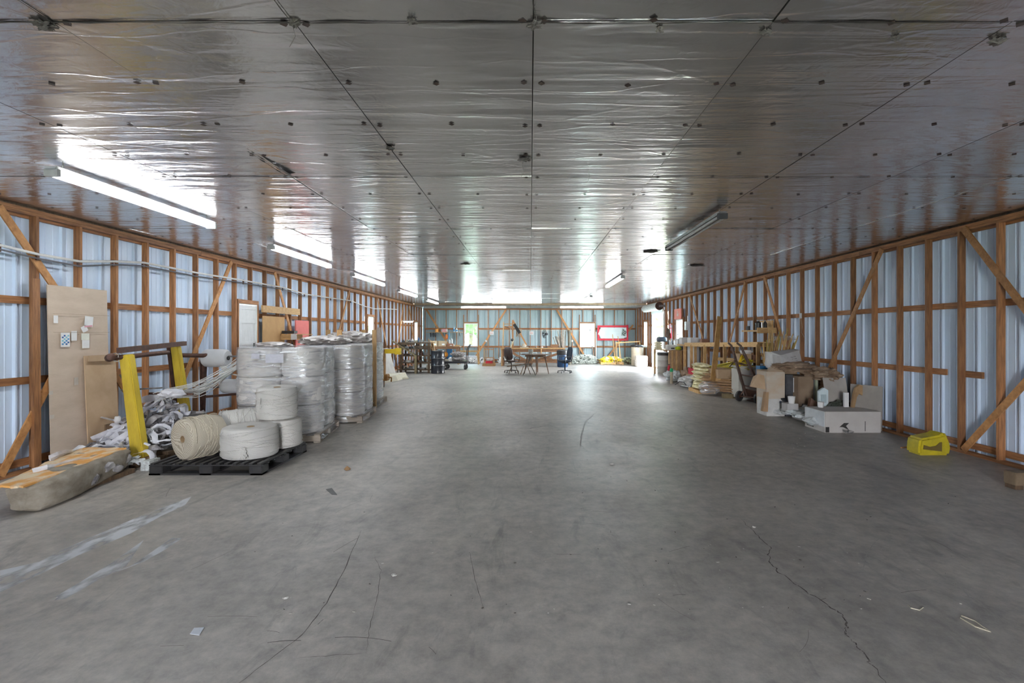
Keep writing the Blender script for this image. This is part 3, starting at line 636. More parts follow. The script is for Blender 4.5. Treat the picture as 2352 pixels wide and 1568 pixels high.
# wrapped stacks ----------------------------------------------------
film = bpy.data.materials.new('stretch film'); _nt, _b = nodes(film); _N = _nt.nodes.new; _L = _nt.links.new
_g = _N('ShaderNodeBsdfGlossy'); _g.inputs['Roughness'].default_value = .13; _g.inputs['Color'].default_value = (.9, .92, .97, 1); _d = _N('ShaderNodeBsdfDiffuse'); _d.inputs[0].default_value = (.95, .96, 1, 1); _t = _N('ShaderNodeBsdfTransparent')
_m1 = _N('ShaderNodeMixShader'); _m1.inputs[0].default_value = .45; _L(_g.outputs[0], _m1.inputs[1]); _L(_d.outputs[0], _m1.inputs[2])
_m2 = _N('ShaderNodeMixShader'); _L(_t.outputs[0], _m2.inputs[1]); _L(_m1.outputs[0], _m2.inputs[2]); _L(_m2.outputs[0], _nt.nodes['Material Output'].inputs[0])
_tc = _N('ShaderNodeTexCoord'); _mp = _N('ShaderNodeMapping'); _mp.inputs['Scale'].default_value = (2.5, 2.5, 16); _L(_tc.outputs['Object'], _mp.inputs[0]); _n = _N('ShaderNodeTexNoise'); _n.inputs['Scale'].default_value = 1.6; _n.inputs['Detail'].default_value = 6; _n.inputs['Distortion'].default_value = .8; _L(_mp.outputs[0], _n.inputs['Vector'])
_bp = _N('ShaderNodeBump'); _bp.inputs['Strength'].default_value = .9; _bp.inputs['Distance'].default_value = .03; _L(_n.outputs['Fac'], _bp.inputs['Height']); _L(_bp.outputs[0], _g.inputs['Normal']); _L(_bp.outputs[0], _d.inputs['Normal'])
_r = _N('ShaderNodeMapRange'); _r.inputs[1].default_value = .4; _r.inputs[2].default_value = .65; _r.inputs[3].default_value = .12; _r.inputs[4].default_value = .58; _L(_n.outputs['Fac'], _r.inputs[0]); _L(_r.outputs[0], _m2.inputs[0])
slatm = mat('gray pallet wood', (.42, .36, .30), (.28, .23, .18), .75, scale=6, stretch=(1, 5, 5), rand=.2)
def wood_pallet(cx, cy, wx, wy, rz, label, h=.13, m=slatm):
    t = thing('wooden_pallet', label, 'pallet', (cx, cy, 0), rz)
    n = 7; sw = .1
    for k in range(n): x = -wx / 2 + sw / 2 + (wx - sw) * k / (n - 1); MB().cbox((x, 0, h - .01), (sw * .9, wy, .02)).build('deck_board', m, t, local=True)
    for y in (-wy / 2 + .025, 0, wy / 2 - .025): MB().cbox((0, y, h / 2), (wx, .04, h - .045)).build('stringer', m, t, local=True)
    for x in (-wx / 2 + .05, 0, wx / 2 - .05): MB().cbox((x, 0, .01), (.1, wy, .018)).build('bottom_board', m, t, local=True)
    return t
def wrapped_stack(cx, cy, r, rz, tag_, seed, dark=None, nlay=3, hh=.448):
    wood_pallet(cx, cy, 4 * r + .04, 4 * r + .02, rz, 'gray wooden pallet under the %s wrapped yarn stack' % tag_)
    col = {(-1, -1): 'front left', (1, -1): 'front right', (-1, 1): 'back left', (1, 1): 'back right'}
    for (sx, sy), nm in col.items():
        x = sx * r; y = sy * r; X = cx + x * math.cos(rz) - y * math.sin(rz); Y = cy + x * math.sin(rz) + y * math.cos(rz)
        for k in range(nlay):
            lev = ['bottom', 'middle', 'top'][k]
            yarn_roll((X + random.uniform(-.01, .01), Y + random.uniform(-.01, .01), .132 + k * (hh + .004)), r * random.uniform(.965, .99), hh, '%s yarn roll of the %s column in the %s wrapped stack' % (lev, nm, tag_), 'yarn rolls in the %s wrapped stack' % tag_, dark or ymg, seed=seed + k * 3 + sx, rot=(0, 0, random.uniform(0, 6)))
    # film hull
    nn = 72; rad = r * 1.03; prof = []
    def hull(a):
        best = None; d = V(math.cos(a), math.sin(a), 0)
        c = V((1 if d.x > 0 else -1) * r, (1 if d.y > 0 else -1) * r, 0); return c + d * rad
    ht = .132 + nlay * (hh + .004); zs = [.02, .07, .14, .2] + [.2 + (ht - .2) * k / 22 for k in range(1, 23)] + [ht + .008]; vs = []; fs = []
    for j, z in enumerate(zs):
        for i in range(nn):
            a = i * math.tau / nn; p = hull(a + .001); wob = .016 * noise.noise(Vector((p.x * 4, p.y * 4, z * 14 + seed))) + .010 * noise.noise(Vector((p.x * 13, p.y * 13, z * 30)))
            waist = -.006 * math.cos((z - .132) / (hh + .004) * math.tau) if z > .13 else .02 + .03 * noise.noise(Vector((i * .9, seed, z * 9)))
            p = p * (1 + wob + waist * .6); vs.append(V(cx + p.x * math.cos(rz) - p.y * math.sin(rz), cy + p.x * math.sin(rz) + p.y * math.cos(rz), z + (.02 * noise.noise(Vector((i * .6, seed, 0))) if j == 0 else 0)))
    m_ = len(zs)
    for j in range(m_ - 1):
        for i in range(nn): fs.append((j * nn + i, j * nn + (i + 1) % nn, (j + 1) * nn + (i + 1) % nn, (j + 1) * nn + i))
    b0 = len(vs)
    for q, (s_, dz) in enumerate(((.86, .012), (.5, .016), (.12, .02))):
        for i in range(nn):
            p = vs[(m_ - 1) * nn + i]; c = V(cx, cy, 0); x = c.x + (p.x - c.x) * s_; y = c.y + (p.y - c.y) * s_
            vs.append(V(x, y, ht + dz + .014 * noise.noise(Vector((x * 7, y * 7, seed)))))
        s0_ = (m_ - 1 + q) * nn; s1_ = (m_ + q) * nn
        for i in range(nn): fs.append((s0_ + i, s0_ + (i + 1) % nn, s1_ + (i + 1) % nn, s1_ + i))
    fs.append(tuple(len(vs) - nn + i for i in range(nn)))
    o = MB().add(vs, fs).build('stretch_wrap', film, smooth=True, origin=(cx, cy, 0)); tag(o, 'clear crinkled stretch film round the %s wrapped yarn stack' % tag_, 'stretch wrap', 'stretch film on the yarn stacks')
    return ht
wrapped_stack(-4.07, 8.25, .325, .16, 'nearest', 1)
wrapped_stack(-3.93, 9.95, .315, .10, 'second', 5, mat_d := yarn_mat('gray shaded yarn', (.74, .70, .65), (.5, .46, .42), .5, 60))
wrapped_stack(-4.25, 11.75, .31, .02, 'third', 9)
# paper labels inside the film of the first stack
for (a, b, c_, d_, lab) in ((610, 813, 651, 833, 'larger white paper label on the nearest wrapped stack'), (577, 812, 592, 824, 'small white paper label beside the larger one on the nearest stack')):
    p, q = P(a, d_, 7.46 + (.05 if a < 600 else .0)), P(c_, b, 7.46); 
    o = MB().box(p.x, p.y - .001, p.z, q.x, p.y + .001, q.z).build('paper_label', mat('film covered paper', (.62, .62, .68), (.54, .54, .6), .4, scale=14)); tag(o, lab, 'label')

# bulging plastic heaps on top of second and third stack
plm = mat('crumpled pale plastic', (.66, .62, .60), (.48, .44, .42), .35, scale=7, bump=.9, bscale=12, dist=.03)
tag(MB().blob((-4.15, 9.9, 1.56), (.42, .5, .10), .35, 3, 4, 4, True).build('plastic_heap', plm, smooth=True), 'crumpled loose plastic sheet heaped on the second wrapped stack', 'plastic sheet')
tag(MB().blob((-4.3, 11.7, 1.6), (.5, .5, .15), .4, 3, 9, 4, True).build('plastic_heap', plm, smooth=True), 'crumpled pinkish plastic sheet heaped on the third wrapped stack', 'plastic sheet')
tag(MB().blob((-4.45, 8.5, 1.52), (.25, .3, .05), .4, 3, 2, 3, True).build('plastic_heap', plm, smooth=True), 'small bunched plastic fold on the nearest wrapped stack', 'plastic sheet')
# tall yellow-brown boards standing at the third stack
for px, D, top, lab in ((754, 12.3, 757, 'leftmost'), (780, 11.2, 757, 'second from left'), (835, 12.2, 757, 'third from left'), (860, 11.3, 757, 'rightmost and nearest')):
    p = P(px, top, D); w_ = .1 if px != 780 else .11
    tag(MB().bar((p.x, D - (.62 if px in (780, 860) else 0) * 0, 0), (p.x, D, p.z), w_, .03, (0, 1, 0)).build('upright_board', pine), 'upright yellowish board by the third wrapped stack, %s of four' % lab, 'board', 'upright boards by the third stack')
# black plastic pallet with loose rolls -----------------------------
t = thing('plastic_pallet', 'black plastic pallet carrying loose yarn rolls', 'pallet', (-3.9, 6.55, 0), .0)
px0, px1, py0, py1 = -4.62, -3.25, 5.93, 7.12
mb = MB()
for k in range(14): x = px0 + .02 + (px1 - px0 - .08) * k / 13; MB().box(x, py0, .125, x + .045, py1, .145).build('deck_slat', blackp, t)
for k in range(9): y = py0 + (py1 - py0 - .03) * k / 8; MB().box(px0, y, .112, px1, y + .03, .126).build('deck_rail', blackp, t)
for x in (px0, (px0 + px1) / 2 - .08, px1 - .16):
    for y in (py0, (py0 + py1) / 2 - .08, py1 - .16): MB().box(x, y, .02, x + .16, y + .16, .112).build('foot_block', blackp, t, bevel=.008)
for x in (px0, (px0 + px1) / 2 - .07, px1 - .14): MB().box(x, py0, 0, x + .14, py1, .022).build('bottom_runner', blackp, t)
for y in (py0, py1 - .12): MB().box(px0, y, .001, px1, y + .12, .021).build('bottom_runner', blackp, t)
Z0 = .146
yarn_roll((-3.62, 6.34, Z0), .325, .38, 'wide white yarn roll standing at the front of the black pallet', 'loose yarn rolls on the black pallet', ym, 2, knot=(-1.25, .16))
yarn_roll((-3.50, 6.86, Z0), .27, .39, 'yarn roll standing behind the wide front one, carrying another roll', 'loose yarn rolls on the black pallet', ymg, 5)
yarn_roll((-3.53, 6.83, Z0 + .395), .255, .44, 'white yarn roll with a hanging knot, stacked on top of another', 'loose yarn rolls on the black pallet', ym, 8, knot=(-1.95, .30))
yarn_roll((-4.33, 6.08, Z0 + .255), .255, .44, 'cream yarn roll lying on its side, core hole towards the camera', 'loose yarn rolls on the black pallet', ymc, 3, rot=(-math.pi / 2, 0, -.45), knot=None)
yarn_roll((-4.28, 6.72, Z0 + .25), .25, .5, 'white yarn roll lying behind the cream one', 'loose yarn rolls on the black pallet', ym, 6, rot=(-math.pi / 2, .0, -.95))
# cardboard boards on the left wall --------------------------------
def leaned(name, p0, p1, z0, z1, t, lean, m, label, cat):
    """upright board between ground points p0,p1 (x,y); top leans by lean towards the wall"""
    a, b = V(*p0, z0), V(*p1, z0); d = (b - a).normalized(); nrm = V(-d.y, d.x, 0)
    A, B = V(p0[0] + nrm.x * lean, p0[1] + nrm.y * lean, z1), V(p1[0] + nrm.x * lean, p1[1] + nrm.y * lean, z1)
    return tag(MB().prism([a, b, B, A], nrm * t).build(name, m), label, cat)
big = leaned('cardboard_sheet', (-6.10, 6.24), (-6.10, 7.12), .01, 2.34, .012, .055, card, 'tall brown cardboard sheet with pinned papers, against the left wall studs', 'cardboard')
sm_ = leaned('cardboard_sheet', (-6.02, 6.68), (-6.05, 7.22), .01, 1.41, .012, .06, card2, 'shorter cardboard sheet leaning in front of the tall one', 'cardboard')
MB().box(-6.045, 6.70, 1.33, -6.035, 7.20, 1.41).build('folded_edge', card2, sm_)
for z in (1.97, 1.73): MB().box(-6.107, 6.27, z, -6.103, 7.1, z + .004).build('crease', mat('card crease', (.33, .25, .17), bump=0), big)
def note(px, py, w_, h_, m, label, rot=0.0, X=-6.115):
    D = -X * FPX / (1218 - px); p = P(px, py, D); c, s_ = math.cos(rot), math.sin(rot); q = []
    for a, b in ((-1, -1), (1, -1), (1, 1), (-1, 1)): q.append(V(X + .006, D + (a * w_ * c - b * h_ * s_) / 2, p.z + (a * w_ * s_ + b * h_ * c) / 2))
    return tag(MB().prism(q, (.0015, 0, 0)).build('pinned_paper', m), label, 'paper', 'papers pinned on the tall cardboard')
note(127, 733, .06, .10, paper, 'small white slip at the upper left of the tall cardboard')
note(203, 738, .13, .14, paper, 'white paper with a pink foot, highest of those at the right', -.1); note(202, 749, .12, .02, mat('pink print', (.75, .35, .42), bump=0), 'pink strip under the highest white paper', .1, -6.113)
note(193, 755, .085, .085, paper, 'tilted square note under the highest white paper', .5)
note(195, 773, .12, .09, mat('pale yellow paper', (.82, .83, .74), bump=.03), 'pale yellow note in the middle of the right column')
note(196, 790, .11, .11, paper, 'lowest white note of the right column')
note(169, 771, .08, .13, paper, 'white slip beside the blue checked sheet')
ck = note(149, 780, .125, .185, paper, 'white sheet printed with blue and teal checks, pinned on the tall cardboard')
blu, teal, navy = mat('blue print', (.08, .30, .60), (.06, .24, .5), bump=0), mat('teal print', (.25, .60, .68), bump=0), mat('navy print', (.03, .13, .4), bump=0)
D0 = 6.115 * FPX / (1218 - 149); z0_ = P(149, 780, D0).z
for r_ in range(6):
    for c_ in range(4):
        if (r_ + c_) % 2 == 0: MB().box(-6.1075, D0 - .05 + c_ * .026, z0_ - .068 + r_ * .022, -6.1067, D0 - .05 + c_ * .026 + .025, z0_ - .068 + r_ * .022 + .021).build('printed_check', (blu, teal, navy)[(r_ * 2 + c_) % 3], ck)
for px, py, w_, h_ in ((174, 875, .06, .1), (118, 957, .06, .05), (116, 902, .05, .05), (253, 903, .03, .12)):
    note(px, py, w_, h_, mat('torn label', (.62, .57, .5), (.5, .44, .38), bump=.1), 'torn pale sticker remnant low on the tall cardboard')['group'] = 'sticker remnants'
# timber behind / beside the sheet
tag(MB().bar((-6.17, 6.12, .02), (-6.17, 6.1, 2.4), .09, .038, (1, 0, 0)).build('spare_plank', wood_z), 'reddish plank standing left of the tall cardboard sheet', 'plank')
# conduit along the left wall
pts = [P(x, y, (-6.145) * FPX / (x - 1218)) for x, y in ((-420, 520), (-200, 545), (0, 563), (88, 584), (182, 600), (262, 600), (330, 603), (450, 626), (560, 644), (650, 660), (700, 675), (760, 684), (806, 690.5), (840, 704), (862, 709), (885, 709), (912, 710.5))]
t = thing('conduit', 'white pipe running along the left wall studs near the ceiling', 'pipe', (-6.165, 10, 2.7))
MB().tube(pts, .017, 8).build('pipe', mat('white pvc pipe', (.80, .80, .78), (.66, .66, .65), .35, bump=.02), t, smooth=True)
lo = [p + V(.0, 0, -.055 - .01 * math.sin(i * 2)) for i, p in enumerate(pts[:11])]
MB().tube(lo, .011, 7).build('second_pipe', mat('dark gray cable', (.16, .16, .18), (.1, .1, .11), .5), t, smooth=True)
for i, p in enumerate(pts[1:13]): MB().box(p.x - .022, p.y - .018, p.z - .075, p.x + .005, p.y + .01, p.z + .02).build('pipe_clamp', rust, t)
# the yellow yarn rack --------------------------------------------
yr = thing('yarn_rack', 'yellow timber yarn rack with a dark iron pipe across its top', 'rack', (-5.3, 7.2, 0))
nb, ntp = V(-5.06, 6.36, .10), V(-5.24, 6.36, 1.44); fb, ftp = V(-5.60, 8.0, .14), V(-5.79, 8.0, 1.50)
MB().bar(nb, ntp, .165, .12, (0, 1, 0), .135, .10).build('yellow_post', yellowp, yr, bevel=.01)
MB().bar(fb, ftp, .16, .10, (0, 1, 0), .12, .09).build('yellow_post', yellowp, yr, bevel=.01)
MB().bar(fb + V(-.12, 0, 0), ftp + V(-.10, 0, 0), .05, .08, (0, 1, 0)).build('iron_upright', rust, yr)
MB().bar(V(-5.25, 6.25, 1.50), V(-5.78, 8.2, 1.55), .05, .07).build('top_channel', rust, yr)
MB().tube([V(-5.36, 6.22, 1.40), V(-5.20, 6.40, 1.42), V(-5.33, 7.2, 1.44)], .032, 10).build('top_pipe', rust, yr, smooth=True)
MB().lathe([(.03, -.08), (.048, -.07), (.042, -.02), (.05, 0), (.042, .03), (.048, .07), (.03, .08)], (-5.36, 6.25, 1.41), 14, (.6, -.5, .1)).build('pipe_bearing', rust, yr, smooth=True)
MB().tube([V(-5.79, 8.02, 1.36), V(-5.55, 8.3, 1.34), V(-5.35, 8.5, 1.36)], .035, 8).build('rear_pipe', rust, yr)
mbx = MB()
for k in range(9): a = k * .7; mbx.tube([V(-5.33 + .056 * math.cos(a + q), 6.27 + .05 * k / 9 + .02 * q, 1.41 + .056 * math.sin(a + q)) for q in (0, .6, 1.2, 1.8, 2.4)], .005, 5)
mbx.build('cord_winding', ym, yr)
# yellow foot board of the rack
sk = thing('timber_skid', 'low worn timber skid under the yellow rack and the rags', 'skid', (-5.3, 6.8, 0))
MB().bar((-5.45, 6.13, .075), (-4.90, 6.40, .10), .12, .05).build('front_plank', mat('worn tan plank', (.42, .26, .13), (.26, .15, .07), .7, scale=6, bump=.3), sk)
for y in (6.7, 7.3, 7.9): MB().box(-5.9, y, .06, -4.95, y + .12, .10).build('cross_plank', old_wood, sk)
for x in (-5.85, -5.05): MB().bar((x, 6.2, .03), (x + .1, 8.05, .03), .07, .06).build('runner', old_wood, sk)
# spool stand
ss = thing('spool_stand', 'dark iron spool stand with curved plates behind the yellow rack', 'stand', (-5.4, 8.7, 0))
def plate(x, y, z0, z1, w_, nm):
    pr = [(x, y - w_ / 2, z0), (x, y + w_ / 2, z0)] + [(x, y + w_ * .75 * math.cos(a), z1 + .14 * math.sin(a)) for a in [k * math.pi / 10 for k in range(11)]]
    MB().prism(pr, (.02, 0, 0)).build(nm, rust, ss)
plate(-5.66, 8.45, .12, 1.22, .10, 'side_plate'); plate(-5.15, 9.35, .12, 1.15, .10, 'side_plate')
MB().bar((-5.66, 8.45, .1), (-5.62, 8.45, 1.3), .07, .05).build('post', rust, ss); MB().bar((-5.15, 9.35, .1), (-5.15, 9.35, 1.1), .07, .05).build('post', rust, ss)
for z, y in ((1.32, 8.45), (.77, 8.62)): MB().tube([(-5.75, y, z), (-5.0, y + .03, z)], .014, 8).build('spool_rod', iron, ss)
MB().bar((-5.66, 8.45, .62), (-4.95, 9.35, .62), .04, .04).build('cross_bar', rust, ss); MB().bar((-5.66, 8.45, .14), (-5.1, 9.35, .14), .06, .05).build('cross_bar', rust, ss)
MB().box(-5.7, 8.4, .06, -4.8, 9.5, .11).build('base_plank', old_wood, ss)
spw = yarn_mat('bright white spool yarn', (.86, .87, .9), (.66, .67, .7), .9, 160)
def spool(x0, x1, y, z, r, lab):
    t = thing('yarn_spool', lab, 'yarn spool', ((x0 + x1) / 2, y, z - r)); L_ = x1 - x0
    MB().lathe([(.035, 0), (r * .82, 0), (r * .97, .03), (r, L_ * .3), (r, L_ * .7), (r * .95, L_ - .03), (r * .8, L_), (.035, L_)], (x0, y, z), 28, (1, 0, 0)).build('wound_yarn', spw, t, smooth=True)
    MB().lathe([(.02, -.01), (.036, -.01), (.036, L_ + .012), (.02, L_ + .012)], (x0, y, z), 14, (1, 0, 0), closed=True).build('core_tube', blackp, t)
spool(-5.62, -5.22, 8.46, 1.29, .155, 'white yarn spool on the upper rod of the iron stand')
spool(-5.42, -5.08, 8.63, .79, .125, 'white yarn spool on the lower rod of the iron stand')
# draped strands
st = MB(); random.seed(11)
for k in range(30):
    a = V(-5.05 + random.uniform(-.08, .06), 8.65 + random.uniform(-.1, .1), 1.22 + random.uniform(-.06, .06)); b = V(-5.10 + random.uniform(-.22, .0), 6.95 + random.uniform(-.1, .1), .80 + random.uniform(-.05, .1)); sag = random.uniform(.02, .34); q = []
    for i in range(13):
        t_ = i / 12; p = a.lerp(b, t_); p.z -= sag * math.sin(math.pi * min(1, t_ * 1.05)) ** 1.2 * (t_ ** .6); p += V(.012 * math.sin(k + 5 * t_), 0, .008 * math.sin(2 * k + 9 * t_)); q.append(p)
    st.tube(q, .0052, 5)
for k in range(9):
    a = V(-5.0 + .014 * k, 8.6, 1.27); st.tube([a, a + V(-.02, .0, -.05), V(-5.14 + .01 * k, 8.62, .98), V(-5.2 + .012 * k, 8.63, .86)], .008, 5)
    a = V(-5.33 + .012 * k, 8.4, 1.16); st.tube([a, V(-5.25 + .01 * k, 8.45, 1.02), V(-5.08 + .01 * k, 8.55, .98)], .006, 5)
stuff(tag(st.build('draped_strands', mat('loose white string', (.82, .82, .80), (.66, .65, .62), .8, bump=0)), 'many white strings sagging from the spools down to the rag pile', 'string'))
# rags
ragm = mat('white cloth strips', (.80, .80, .84), (.55, .55, .60), .85, scale=5, bump=.35, bscale=14, dist=.02); ragd = mat('soiled gray cloth', (.50, .48, .48), (.14, .13, .14), .85, scale=6, bump=.4)
def ribbonstrip(mb, pts, w_, th=.006, tw=0.0):
    pts = [Vector(p) for p in pts]; n = len(pts); vs = []
    for i, p in enumerate(pts):
        d = (pts[min(i + 1, n - 1)] - pts[max(i - 1, 0)]).normalized(); s_ = d.cross(V(math.sin(tw + i * .35), .3, math.cos(tw + i * .35))).normalized(); u = d.cross(s_)
        vs += [p + s_ * w_ / 2, p + u * th, p - s_ * w_ / 2, p - u * th]
    fs = [(4 * i + k, 4 * i + (k + 1) % 4, 4 * i + 4 + (k + 1) % 4, 4 * i + 4 + k) for i in range(n - 1) for k in range(4)]; mb.add(vs, fs + [(0, 1, 2, 3), (4 * n - 1, 4 * n - 2, 4 * n - 3, 4 * n - 4)])
random.seed(5); rg = MB(); rd_ = MB()
for k in range(120):
    y = random.uniform(6.3, 7.5); x = random.uniform(-5.75, -5.02) ; top = .14 + .75 * max(0, 1 - abs(y - 7.0) / .9) * (1 - abs(x + 5.3) / .75); z = max(.12, top * random.uniform(.55, 1.08)); a = random.uniform(0, 6.28); L_ = random.uniform(.25, .6); q = []
    for i in range(11):
        t_ = i / 10 - .5; q.append(V(x + L_ * t_ * math.cos(a) + .04 * math.sin(i * .7 + k), y + L_ * t_ * math.sin(a) + .03 * math.cos(i * .6 + k), max(.07, z + .05 * math.sin(i * .8 + k) - abs(t_) * .22)))
    ribbonstrip(rg if k % 4 else rd_, q, random.uniform(.04, .10), .010, k)
for pix, D, w_ in ((((222, 945), (232, 958), (262, 965), (290, 975), (330, 960)), 6.9, .07), (((215, 1010), (270, 1012), (300, 1008), (330, 990)), 6.6, .09), (((212, 1008), (262, 985), (300, 970), (335, 945)), 6.7, .08), (((375, 922), (360, 940), (345, 975), (330, 1000)), 6.9, .11), (((300, 925), (340, 915), (372, 912), (392, 925), (400, 940)), 6.95, .10), (((320, 950), (345, 935), (365, 920)), 6.9, .08), (((200, 1052), (250, 1040), (290, 1046), (320, 1066)), 6.15, .06)):
    ribbonstrip(rg, [P(x, y, D + .02 * i) for i, (x, y) in enumerate(pix)], w_, .012, 1.0)
rg.blob((-5.12, 7.0, .86), (.16, .14, .07), .3, 2.5, 3, 3, False)
stuff(tag(rg.build('rag_pile', ragm, smooth=True), 'heap of tangled white cloth strips behind the near yellow post', 'rags'))
rd_.blob((-5.38, 7.0, .28), (.3, .45, .24), .5, 2.6, 12, 4, True).blob((-5.25, 7.6, .3), (.3, .3, .2), .5, 3, 2, 3, True)
stuff(tag(rd_.build('soiled_rag_pile', ragd, smooth=True), 'dark soiled cloth scraps packed under the white strips', 'rags'))
# machine lumps on the skid
mm = mat('greasy machine iron', (.10, .10, .11), (.03, .03, .035), .4, metal=.6, scale=8, bump=.4)
t = thing('gearbox', 'dark greasy machine block on the skid behind the rags', 'machine', (-4.98, 7.35, .1))
MB().box(-5.2, 7.2, .1, -4.85, 7.55, .30).build('block', mm, t, bevel=.015); MB().lathe([(.0, 0), (.10, 0), (.11, .05), (.11, .2), (0, .22)], (-5.05, 7.25, .42), 18, (1, .2, 0)).build('motor', iron, t, smooth=True)
MB().tube([(-5.3, 7.4, .5), (-4.8, 7.3, .45), (-4.7, 7.5, .3)], .02, 7).build('feed_pipe', rust, t); MB().box(-5.4, 7.6, .1, -4.9, 7.8, .42).build('rear_block', mm, t, bevel=.01)
for x, y, z, s_ in ((-4.9, 7.1, .36, .06), (-4.82, 7.4, .34, .05)): MB().lathe([(0, 0), (s_, 0), (s_, .04), (s_ * .6, .06), (0, .06)], (x, y, z), 12).build('cap', iron, t)
MB().bar((-5.45, 7.0, .86), (-4.92, 7.15, .83), .03, .03).build('feeler_arm', rust, yr)
MB().bar((-5.75, 6.9, .92), (-5.2, 6.9, .95), .05, .02).build('shelf_arm', iron, yr)
jar = tag(MB().lathe([(0, 0), (.035, 0), (.037, .08), (.03, .1), (0, .1)], P(270, 972, 6.95) , 14).build('white_jar', paper, smooth=True), 'little white jar set by the tall cardboard behind the rags', 'jar')
MB().box(P(270, 972, 6.95).x - .1, 6.85, .3, P(270, 972, 6.95).x + .05, 7.05, P(270, 972, 6.95).z).build('bench_block', old_wood, yr)
# the long flat-topped trunk of foam / wood in the corner ----------
lg = thing('carved_block', 'long rough gray block with a torn orange top, front left corner', 'block', (-5.2, 5.4, 0))
secs = [(4.65, -4.99, -4.78, .04, .25), (4.73, -5.03, -4.71, .0, .27), (4.9, -5.10, -4.69, -.0, .28), (5.15, -5.20, -4.72, .0, .30), (5.4, -5.28, -4.77, .02, .30), (5.65, -5.37, -4.82, .04, .31), (5.85, -5.45, -4.87, .05, .31), (6.02, -5.50, -4.93, .07, .30)]
vs = []; nn = 24
for i, (y, xl, xr, zb, zt) in enumerate(secs):
    cxm, hw = (xl + xr) / 2, (xr - xl) / 2
    for k in range(nn):
        a = k * math.tau / nn; cx_ = math.copysign(abs(math.cos(a)) ** .3, math.cos(a)); sz = math.copysign(abs(math.sin(a)) ** .3, math.sin(a))
        p = V(cxm + hw * cx_ * (.93 if sz < -.4 else 1), y, (zb + zt) / 2 + (zt - zb) / 2 * sz); p += V(.03, .03, .012) * noise.noise(p * 5) ; p.x += .02 * noise.noise(p * 14); p.z = max(p.z, .002); vs.append(p)
fs = [(i * nn + k, i * nn + (k + 1) % nn, (i + 1) * nn + (k + 1) % nn, (i + 1) * nn + k) for i in range(len(secs) - 1) for k in range(nn)] + [tuple(range(nn)), tuple((len(secs) - 1) * nn + k for k in range(nn))]
MB().add(vs, fs).build('rough_side', mat('stony gray brown wrap', (.36, .32, .26), (.22, .185, .14), .85, scale=5, stretch=(1, 1, 1.5), bump=.7, bscale=12, dist=.02), lg, smooth=True)
tp = MB().grid(lambda u, v: V(-5.03 - .52 * v + (.27 + .33 * v) * u + .035 * noise.noise(Vector((u * 3, v * 6, 1))), 4.60 + 1.4 * v + .04 * noise.noise(Vector((u * 7, v * 2, 3))), .285 + .035 * v + .02 * noise.noise(Vector((u * 5, v * 9, 4)))), 8, 18)
tp.build('torn_top', mat('orange tan torn layer', (.78, .38, .10), (.80, .66, .46), .8, scale=3, stretch=(2, 1, 1), bump=.5, lo=.42, hi=.56), lg, smooth=True, solid=.02)
rim = MB(); ribbonstrip(rim, [V(-5.08 + .03 * math.sin(i * 1.7) + .01 * i, 5.0 + .11 * i, .315 + .012 * math.sin(i * 2.1)) for i in range(6)], .05, .006, 1.2); ribbonstrip(rim, [V(-5.30 - .03 * i + .02 * math.sin(i), 5.4 + .1 * i, .335 + .02 * math.sin(i * 1.1)) for i in range(7)], .08, .01, 1.4)
rim.build('white_flap', ragm, lg)
for (x, y, z, s_) in ((-4.82, 5.6, .2, .05), (-4.78, 5.35, .12, .05), (-4.84, 5.75, .14, .04), (-4.9, 5.92, .2, .05)): MB().blob((x, y, z), (s_ * .4, s_ * 1.7, s_), .5, 2, y, 2, True, False).build('torn_scrap', ragd, lg)
MB().box(-5.3, 5.3, .0, -4.88, 6.05, .055).build('dark_runner', old_wood, lg)
# scraps by the skid
sc = MB()
for k in range(16): ribbonstrip(sc, [V(-5.0 + random.uniform(-.15, .1), 6.1 + random.uniform(-.15, .1), .09 + .03 * random.random()) + V(random.uniform(-.05, .05), random.uniform(-.05, .05), .02 * i) for i in range(4)], .05, .004, k)
stuff(tag(sc.build('paper_scraps', mat('blotched pale scraps', (.7, .74, .74), (.3, .3, .28), .8, scale=20)), 'blotched pale scraps on the plank at the foot of the yellow post', 'scraps'))
bx_ = tag(MB().box(-4.87, 6.12, 0, -4.76, 6.3, .12).build('small_carton', mat('blotched pale scraps', (.7, .74, .74))), 'small blotched pale block between the skid and the black pallet', 'block')
# back of left side --------------------------------------------------
tag(MB().box(-6.14, 11.22, .7, -6.12, 12.2, 2.12).build('fiberboard_sheet', mat('tan fiberboard', (.62, .38, .17), (.55, .33, .145), .8, scale=5, bump=.05)), 'tan fiberboard panel nailed to the left wall beside the white door', 'panel')
tag(MB().box(-6.15, 11.2, 2.2, -6.11, 13.0, 2.36).build('ledger_board', pine_h), 'pale lumber nailed level beside the top of the white door', 'board')
tag(MB().box(-6.13, 12.75, .9, -6.1, 13.5, 2.06).build('foam_board', mat('salmon pink foam board', (.82, .22, .20), (.74, .19, .18), .7, bump=.03)), 'salmon pink foam board on the left wall', 'foam board')
t = thing('wall_box', 'little pale wooden shelf box on the left wall before the pink board', 'box', (-5.85, 12.3, 1.56))
MB().box(-6.12, 12.0, 1.56, -5.6, 12.5, 1.59).build('shelf_board', pine_h, t); MB().box(-6.12, 12.0, 1.59, -5.72, 12.3, 1.68).build('box_body', pine_h, t); MB().box(-6.1, 12.0, 1.68, -5.6, 12.6, 1.70).build('box_top', pine_h, t); MB().box(-5.85, 11.97, 1.56, -5.72, 12.0, 1.70).build('white_plate', white, t); MB().box(-6.1, 12.02, 1.71, -5.8, 12.2, 1.78).build('dark_case', blackp, t)
